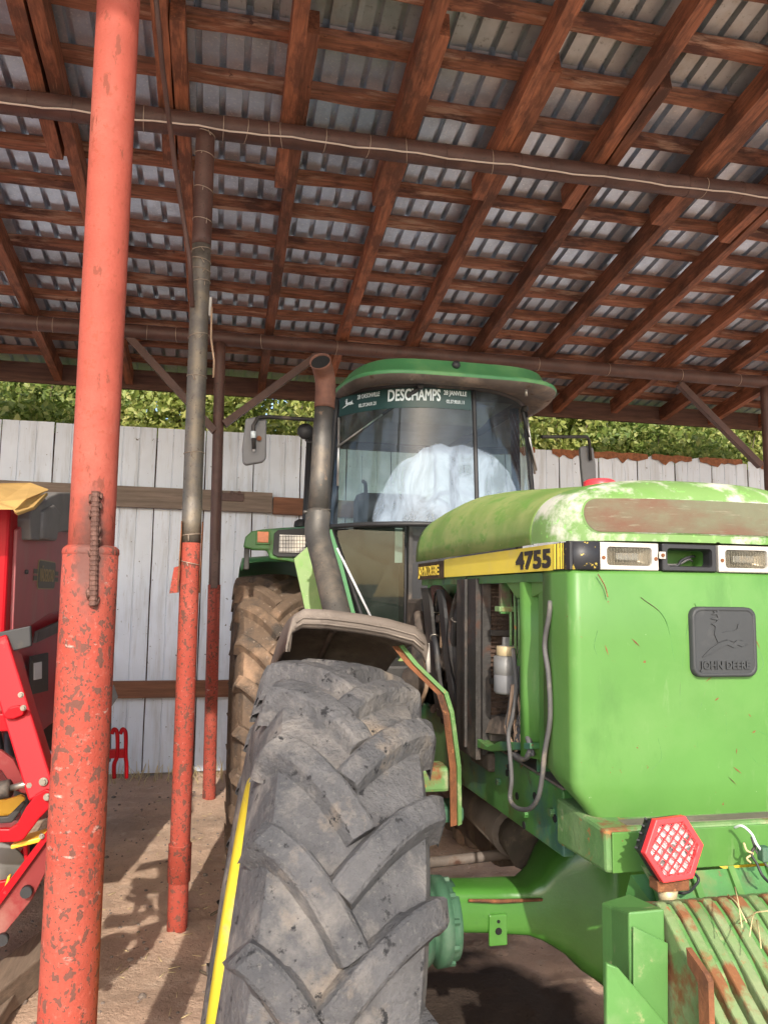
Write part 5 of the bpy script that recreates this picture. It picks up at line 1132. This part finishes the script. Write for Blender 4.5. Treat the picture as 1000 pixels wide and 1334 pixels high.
# ---- rear mudguard with lamp and marker
o_ = [at(*p, 4.58) for p in ((317, 713), (320, 699), (328, 692), (342, 689.5), (365, 687.5), (440, 683), (440, 735), (383, 733), (376, 731), (352, 728), (348, 717), (330, 716.5))]
rf = obj('rear_mudguard', MB().prism(o_, (0, .05, 0)), 'green_dirty', tr, bevel=.01)
rc = Vector((0, 5.27, .905)); rows = []
for j in range(15):
    t = -.78+j*.125; rr_ = 1.02; rows.append([Vector((x, rc.y+rr_*math.sin(t), rc.z+rr_*math.cos(t)+d_)) for x, d_ in ((.14, -.05), (.15, 0), (.3, .015), (.60, .02))])
rows = [r_ for r_ in rows if r_[1].y > 4.58 and r_[1].z > 1.86 or r_[1].y > 5.3]
obj('mudguard_top', MB().grid(rows), 'green_cab', rf, solid=.01)
obj('mudguard_inner', MB().prism([(.615, 4.6, 1.40), (.615, 4.6, 2.10), (.615, 5.0, 2.12), (.615, 5.5, 2.05), (.615, 5.5, 1.4)], (.02, 0, 0)), 'green_dirty', rf)
hs = obj('lamp_housing', MB().prism([at(*p, 4.575) for p in ((355, 722), (357, 695), (362, 690.5), (400, 688), (440, 686), (440, 726), (362, 725.5))], (0, -.012, 0)), 'black', rf, bevel=.003)
lm = part_empty('work_lamp', tr, at(381, 709, 4.56), 'square work lamp with grille on the rear mudguard')
obj('lens', MB().box(at(363.5, 719.5, 4.556), at(399, 697.5, 4.562), .002), 'lens', lm)
mb = MB()
for k in range(10): x = 365+33*k/9; mb.bar(at(x, 719.5, 4.548), at(x, 697.5, 4.548), .0022, .0022)
for k in range(5): y = 699+19*k/4; mb.bar(at(363.5, y, 4.548), at(399, y, 4.548), .0022, .0022)
obj('lamp_grille', mb, 'black', lm, kind='stuff')
obj('marker_lamp', MB().box(at(335, 706.5, 4.565), at(350, 693, 4.58), .004), 'amber', tr); obj('marker_base', MB().box(at(333, 709, 4.57), at(352, 691.5, 4.58), .003), 'green_dirty', rf)
obj('mudguard_bracket', MB().box(at(317.5, 742, 4.60), at(325, 712, 4.64), .006), 'black_metal', rf)
c = at(392, 686, 4.7); obj('filler_dome', MB().lathe([(.0, .045), (.02, .044), (.04, .03), (.045, 0)], c, (0, 0, 1), 16), 'black', rf)
# ---- mirrors
def mirror(pts, Y, arm, lab, tilt=0):
    m0 = part_empty('mirror', tr, at(*pts[0], Y), lab)
    n_ = Vector((0, 1, 0)); obj('mirror_shell', MB().prism([at(*p, Y) for p in pts], (0, .035, 0)), 'mirror_grey', m0, bevel=.012)
    obj('mirror_glass', MB().prism([at(*p, Y+.037) for p in [(sum(q[0] for q in pts)/len(pts)*.15+p[0]*.85, sum(q[1] for q in pts)/len(pts)*.15+p[1]*.85) for p in pts]], (0, .002, 0)), 'mirror_glass', m0)
    obj('mirror_arm', MB().tube(arm, .011, 8), 'black_metal', m0); return m0
mm = mirror([(320, 545), (344, 541), (347.5, 544), (347, 597), (342, 602), (320, 606), (316, 602), (315.5, 585)], 4.1, [at(331, 585, 4.06), at(330, 555, 4.06), at(336, 544, 4.07), at(350, 543, 4.1), at(380, 545, 4.12), at(412, 547, 4.15), at(436, 548, 4.2)], 'grey flag mirror left of the exhaust stack')
obj('blue_tape', MB().tube([at(330, 562, 4.06), at(330, 571, 4.06)], .0135, 10), 'letter_white', mm); obj('shell_knob', MB().cyl(at(337.5, 571, 4.10), at(337.5, 571, 4.085), .014, 10), 'rust', mm)
obj('shell_clamp', MB().tube([at(331, 576, 4.07), at(331, 588, 4.07)], .008, 6), 'label_white', mm)
mirror([(755, 582), (764, 580), (773, 583), (776, 605), (777, 640), (760, 640), (757, 610)], 4.6, [at(705, 569, 4.3), at(764, 569, 4.55), at(767, 574, 4.57), at(769, 600, 4.58)], 'grey mirror right of the cab seen edge on')
c = at(398, 562, 4.2); bl = obj('beacon_lamp', MB().lathe([(.0, .02), (.042, .018), (.046, 0), (.04, -.03), (.015, -.045)], c, (0, -1, 0), 20), 'black', tr)
obj('lamp_lead', MB().tube(catmull([c+Vector((0, 0, -.045)), c+Vector((.02, 0, -.06)), c+Vector((.06, 0, -.05))]), .006, 6), 'black', bl)

# ------------------------------------------------------------------ red seed drill at the left edge
sd_ = thing('seed_drill', 'red and black seed drill with a tan canvas lid, cut by the left edge', 'seed drill', (-1.6, 3.6, 0))
HX = -.80
hop = obj('hopper', MB().prism([(-3.2, 3.24, 1.02), (-3.2, 3.20, 2.02), (HX, 3.20, 2.02), (HX, 3.26, 1.02)], (0, 1.5, .0)), 'seed_red', sd_, bevel=.012)
q = [ax(*p, HX+.012) for p in ((14, 700), (60, 668), (135, 640), (135, 820), (12, 828))]
obj('end_panel', MB().prism([ax(18, 690, HX), ax(60, 660, HX), ax(110, 645, HX), ax(110, 785, HX), ax(60, 800, HX), ax(12, 830, HX)], (.014, 0, 0)), 'seed_panel', sd_, bevel=.004)
# badge with its lettering
X_ = HX+.016
def bp(u, v):      # badge plane: u along the panel (+Y), v up
    o = ax(61, 749, X_); return Vector((X_, o.y+u, o.z+v))
mb = MB(); P = []
for cx_, cz_, t0 in ((1, 1, 0), (-1, 1, PI/2), (-1, -1, PI), (1, -1, 3*PI/2)):
    for k in range(5): t = t0+PI/2*k/4; P.append((cx_*(.185-.03)+.03*math.cos(t), cz_*(.066-.024)+.024*math.sin(t)))
bd = obj('maker_badge', MB().prism([bp(u, v) for u, v in P], (.002, 0, 0)), 'gold', sd_)
obj('badge_field', MB().prism([bp(u*.965, v*.93)+Vector((.002, 0, 0)) for u, v in P], (.0015, 0, 0)), 'badge_dark', bd)
for s_ in (-1, 1):
    for v in (.012, -.018): obj('badge_bar', MB().box(bp(s_*.19, v-.010), bp(s_*.26, v+.010)+Vector((.002, 0, 0))), 'badge_dark', bd); obj('badge_bar', MB().box(bp(s_*.19, v-.012), bp(s_*.26, v-.010)+Vector((.003, 0, 0))), 'gold', bd)
obj('badge_lettering', text_mb('VÄDERSTAD', .082, bp(0, -.030)+Vector((.004, 0, 0)), (0, 1, 0), (0, 0, 1), .0008, .001, 'CENTER', .66), 'gold', bd)
# lower moulded plastic tank
def pl(pts, X, d, name, m, bev=.01, par=None, lab=None): return obj(name, MB().prism([ax(*p, X) for p in pts], (d, 0, 0)), m, par or sd_, bevel=bev, label=lab)
tank = pl(((20, 822), (60, 802), (96, 790), (96, 995), (70, 985), (18, 930)), HX-.25, .28, 'lower_tank', 'seed_plastic', .02)
pl(((42, 838), (98, 812), (98, 798), (45, 822)), HX+.03, .02, 'tank_ridge', 'seed_plastic', .006, tank)
pl(((38, 905), (60, 900), (60, 850), (38, 855)), HX+.03, .012, 'control_frame', 'black', .003, tank)
pl(((44, 886), (54, 884), (54, 862), (44, 864)), HX+.042, .003, 'control_label', 'label_white', .001, tank)
for p in ((46, 833), (72, 822), (33, 745), (30, 870)):
    c = ax(*p, HX+.03); obj('bolt_head', MB().cyl(c, c+Vector((.012, 0, 0)), .009, 8), 'black', tank)
# grey moulded arch and canvas lid
o1 = [(17, 703), (16, 676), (19, 664), (33, 656), (42, 647), (57, 641), (74, 641), (92, 648), (110, 660)]; i1 = [(110, 690), (84, 693), (62, 692), (46, 697), (36, 704)]
pl(o1+i1, HX-.02, .07, 'moulded_arch', 'seed_grey', .008)
pl(((15, 702), (17, 664), (34, 656), (44, 668), (37, 704)), HX-.06, .125, 'arch_end', 'seed_grey', .012)
cv = [at(-60, 640, 3.05), at(-5, 632, 3.3), at(38, 631, 3.55), at(62, 640, 3.4), at(32, 652, 3.05), at(20, 664, 2.98), at(-60, 664, 2.95)]
obj('canvas_lid', MB().prism(cv, (0, .03, .012)), 'canvas', sd_, bevel=.006)
obj('canvas_fold', MB().prism([at(62, 641, 3.3), at(33, 653, 3.0), at(17, 664, 2.95), at(22, 668, 2.95), at(44, 660, 3.05)], (0, .02, -.01)), 'canvas', sd_, bevel=.004)
# front linkage
def pf(pts, Y, d, name, m, bev=.004, par=None, lab=None): return obj(name, MB().prism([at(*p, Y) for p in pts], (0, d, 0)), m, par or sd_, bevel=bev, label=lab)
pf(((-70, 838), (40, 815), (41, 842), (-70, 872)), 2.72, .02, 'flat_bar', 'black')
lift = obj('lift_arm', MB().bar(at(-2, 835, 2.75), at(60, 1036, 2.62), .080, .085, (0, 1, 0)), 'seed_red', sd_, bevel=.006)
obj('arm_flange', MB().bar(at(20, 850, 2.80), at(68, 1030, 2.70), .012, .10, (0, 1, 0)), 'seed_red', lift)
pf(((4, 932), (12, 922), (24, 919), (34, 924), (30, 932), (18, 937), (8, 937)), 2.62, .016, 'pivot_plate', 'seed_red', .004, lift)
def bolt(p, Y, r=.013, par=None):
    c = at(*p, Y); obj('bolt_head', MB().cyl(c, c+Vector((0, -.013, 0)), r*.62, 6, False), 'bolt', par or sd_); obj('washer', MB().cyl(c, c+Vector((0, -.005, 0)), r*.9, 14), 'bolt', par or sd_)
bolt((31, 922), 2.61, .010); bolt((28, 905), 2.66, .010)
pf(((-60, 930), (22, 930), (22, 953), (-60, 953)), 2.68, .07, 'cross_tube', 'seed_red')
pf(((-60, 905), (14, 912), (20, 930), (-60, 930)), 2.74, .03, 'cross_plate', 'shaded_red')
pf(((33, 1030), (31, 1018), (38, 1009), (46, 1012), (64, 1024), (68, 1036), (50, 1034), (40, 1036)), 2.60, .02, 'clevis_plate', 'seed_red'); bolt((39.5, 1022), 2.60, .014); bolt((57, 1018), 2.58, .014); bolt((62, 1038), 2.56, .012)
pf(((-60, 1080), (12, 1080), (22, 1074), (34, 1052), (46, 1036), (60, 1028), (70, 1032), (68, 1050), (52, 1066), (40, 1082), (31, 1094), (24, 1097), (-60, 1100)), 2.57, .022, 'drawbar_plate', 'seed_red')
pf(((-60, 960), (2, 978), (18, 990), (32, 1018), (44, 1030), (36, 1036), (20, 1030), (2, 1004), (-60, 975)), 2.70, .02, 'curved_plate', 'shaded_red')
cy = obj('hydraulic_cylinder', MB().tube([at(-50, 1040, 2.66), at(13, 1027, 2.63), at(14, 1027, 2.63)], [.028, .028, .016], 12), 'black_metal', sd_)
obj('cylinder_rod', MB().tube([at(13, 1027, 2.63), at(36, 1021, 2.60)], .010, 10), 'bolt', cy)
yb = pf(((-60, 1040), (8, 1042), (28, 1036), (33, 1040), (26, 1058), (-2, 1066), (-60, 1072)), 2.76, .02, 'yellow_bracket', 'seed_yellow')
pf(((-60, 1068), (10, 1064), (30, 1044), (33, 1048), (16, 1072), (-60, 1078)), 2.73, .02, 'bracket_rim', 'black_metal')
pf(((14, 1101), (62, 1088), (63, 1095), (14, 1107)), 2.60, .09, 'yellow_strip', 'seed_yellow'); pf(((20, 1078), (66, 1066), (64, 1088), (24, 1098)), 2.72, .02, 'tan_plate', 'timber')
bolt((55, 1089), 2.60, .009)
pf(((30, 1102), (36, 1101), (38, 1140), (33, 1142)), 2.68, .03, 'red_upright', 'seed_red')
db = obj('diagonal_beam', MB().prism([at(-70, 1262, 2.62), at(62, 1088, 2.62), at(64, 1128, 2.62), at(42, 1172, 2.62), at(-70, 1310, 2.62)], (0, .02, 0)), 'shaded_red', sd_, bevel=.003)
obj('beam_edge', MB().prism([at(-70, 1256, 2.60), at(62, 1082, 2.60), at(63, 1093, 2.60), at(-70, 1275, 2.60)], (0, .07, 0)), 'seed_red', db)
for p in ((36, 1160), (5, 1222)): c = at(*p, 2.61); obj('rubber_plug', MB().cyl(c, c+Vector((0, -.02, 0)), .017, 12), 'black', db)
pf(((-60, 1170), (2, 1168), (10, 1142), (14, 1140), (8, 1175), (0, 1186), (-60, 1190)), 2.72, .02, 'orange_scraper', 'seed_yellow')
pf(((-60, 1160), (14, 1146), (28, 1144), (24, 1166), (4, 1184), (-60, 1200)), 2.76, .02, 'red_gusset', 'seed_red')
obj('coulter_disc', MB().lathe([(.0, .02), (.06, .02), (.07, .0), (.12, .0), (.125, -.004), (.0, -.006)], at(-18, 1150, 2.78), (.35, -1, 0), 36), 'alu', sd_)
obj('seed_hose', MB().tube(catmull([at(12, 955, 2.95), at(14, 985, 2.9), at(20, 1005, 2.9), at(26, 1040, 2.95)]), .018, 10), 'black', sd_)
obj('seed_hose', MB().tube(catmull([at(-5, 955, 2.95), at(8, 1000, 2.92), at(30, 1035, 2.95), at(36, 1090, 3.0)]), .016, 10), 'black', sd_)
obj('main_frame', MB().box((-3.2, 3.15, .55), (-.86, 3.35, .85), .02), 'seed_panel', sd_)
obj('rear_frame', MB().box((-3.2, 4.3, .5), (-.86, 4.5, .8), .02), 'seed_panel', sd_)
obj('side_frame', MB().box((-.98, 3.1, .50), (-.84, 5.3, .66), .015), 'seed_panel', sd_)
for k in range(6):
    y = 3.3+.36*k; obj('coulter_disc', MB().lathe([(.0, .02), (.05, .02), (.06, .0), (.19, .0), (.0, -.004)], (-1.0, y, .22), (1, .25, 0), 28), 'black_metal', sd_)
    obj('coulter_arm', MB().bar((-1.0, y, .24), (-1.05, y+.12, .62), .05, .03), 'seed_red', sd_)
obj('packer_roller', MB().cyl((-3.2, 5.2, .30), (-.95, 5.2, .30), .29, 28), 'black', sd_)
# red spring tines seen just right of the red post, and the plate above them
for dx in (0, 10):
    P = [at(152+dx*.9, 948, 5.0), at(151+dx, 960, 5.0), at(150+dx, 978, 5.0), at(149+dx*1.1, 990, 5.0), at(147+dx*1.5, 1000, 5.0), at(147+dx*1.5, 1012, 5.0)]
    P = [at(146+dx*1.1, 956, 5.0), at(149+dx*1.1, 950, 5.0), at(153+dx*1.1, 956, 5.0), at(153+dx*1.1, 984, 5.0), at(149+dx*1.6, 996, 5.0), at(149+dx*1.6, 1014, 5.0)]
    obj('spring_tine', MB().tube(catmull(P), .012, 8), 'seed_red', sd_)
obj('tine_bar', MB().bar(at(110, 983, 5.02), at(166, 981, 5.02), .04, .05), 'seed_red', sd_)
obj('clear_guard', MB().prism([at(132, 905, 4.9), at(148, 892, 4.9), at(154, 908, 4.9), at(142, 926, 4.9), at(132, 930, 4.9)], (0, .006, 0)), 'mirror_grey', sd_)

# ------------------------------------------------------------------ small things on the ground
tb = obj('timber', MB().bar((-1.02, 2.95, .075), (-.66, 3.98, .075), .15, .13), 'timber', None, bevel=.008); tag(tb, 'short grey squared timber lying on the dirt below the seed drill', 'timber')
tb = obj('timber', MB().bar((-.86, 2.75, .045), (-.80, 3.55, .05), .12, .06), 'timber', None, bevel=.006); tag(tb, 'thin weathered plank lying on the dirt beside the squared timber', 'plank')
tw = obj('twig', MB().tube(catmull([(-.02, 3.72, .012), (.03, 3.64, .02), (.06, 3.58, .012), (.07, 3.5, .015)]), .006, 6), 'bark'); tag(tw, 'small crooked twig on the dirt near the middle post', 'twig')
tw = obj('twig', MB().tube(catmull([(.02, 4.32, .012), (.10, 4.40, .02), (.17, 4.47, .012)]), .007, 6), 'bark'); tag(tw, 'straight dark stick on the dirt between post and tyre', 'twig')
mb = MB()
for k in range(420):
    x, y = rnd.uniform(-1.0, .5), rnd.uniform(2.6, 7.4); s_ = rnd.uniform(.003, .011)*(2 if rnd.random() < .06 else 1)
    bm = bmesh.new(); bmesh.ops.create_icosphere(bm, subdivisions=1, radius=s_); z = float(ground_h(np.array([x]), np.array([y]))[0])
    for v in bm.verts: v.co = Vector((v.co.x*rnd.uniform(.8, 1.3), v.co.y, v.co.z*.7)) + Vector((x, y, z+s_*.3))
    mb.bm(bm)
tag(obj('gravel', mb, 'stone', None, kind='stuff', fix=False), 'small stones scattered over the dirt floor', 'gravel')
mb = MB()
for k in range(170):
    x, y = rnd.uniform(-1.2, .6), 7.66-abs(rnd.gauss(0, .16)); h = rnd.uniform(.03, .16); a_ = rnd.uniform(-.06, .06); b_ = rnd.uniform(-.06, .06)
    mb.tube([(x, y, -.01), (x+a_*.5, y+b_*.5, h*.6), (x+a_, y+b_, h)], [.003, .0025, .001], 4)
for k in range(120):
    x, y = rnd.uniform(-.6, .5), rnd.uniform(2.8, 7.4); t = rnd.uniform(0, PI); l_ = rnd.uniform(.02, .06); z = float(ground_h(np.array([x]), np.array([y]))[0])
    mb.tube([(x, y, z+.004), (x+l_*math.cos(t), y+l_*math.sin(t), z+.006)], .0016, 4)
tag(obj('dead_grass', mb, 'straw', None, kind='stuff'), 'dry grass stalks along the foot of the white wall', 'dead grass')
mb = MB()
for a_, b_ in (((957, 1165), (966, 1215)), ((948, 1175), (972, 1208)), ((962, 1213), (1010, 1192)), ((983, 1197), (976, 1226)), ((985, 1208), (991, 1242))):
    p, q = at(*a_, 1.245), at(*b_, 1.17); mb.tube([p+Vector((0, 0, .012)), p.lerp(q, .5)+Vector((0, 0, .018)), q+Vector((0, 0, .008))], .0011, 5)
tag(obj('straw', mb, 'straw', None, kind='stuff'), 'loose straw lying on the green ballast weights', 'straw')
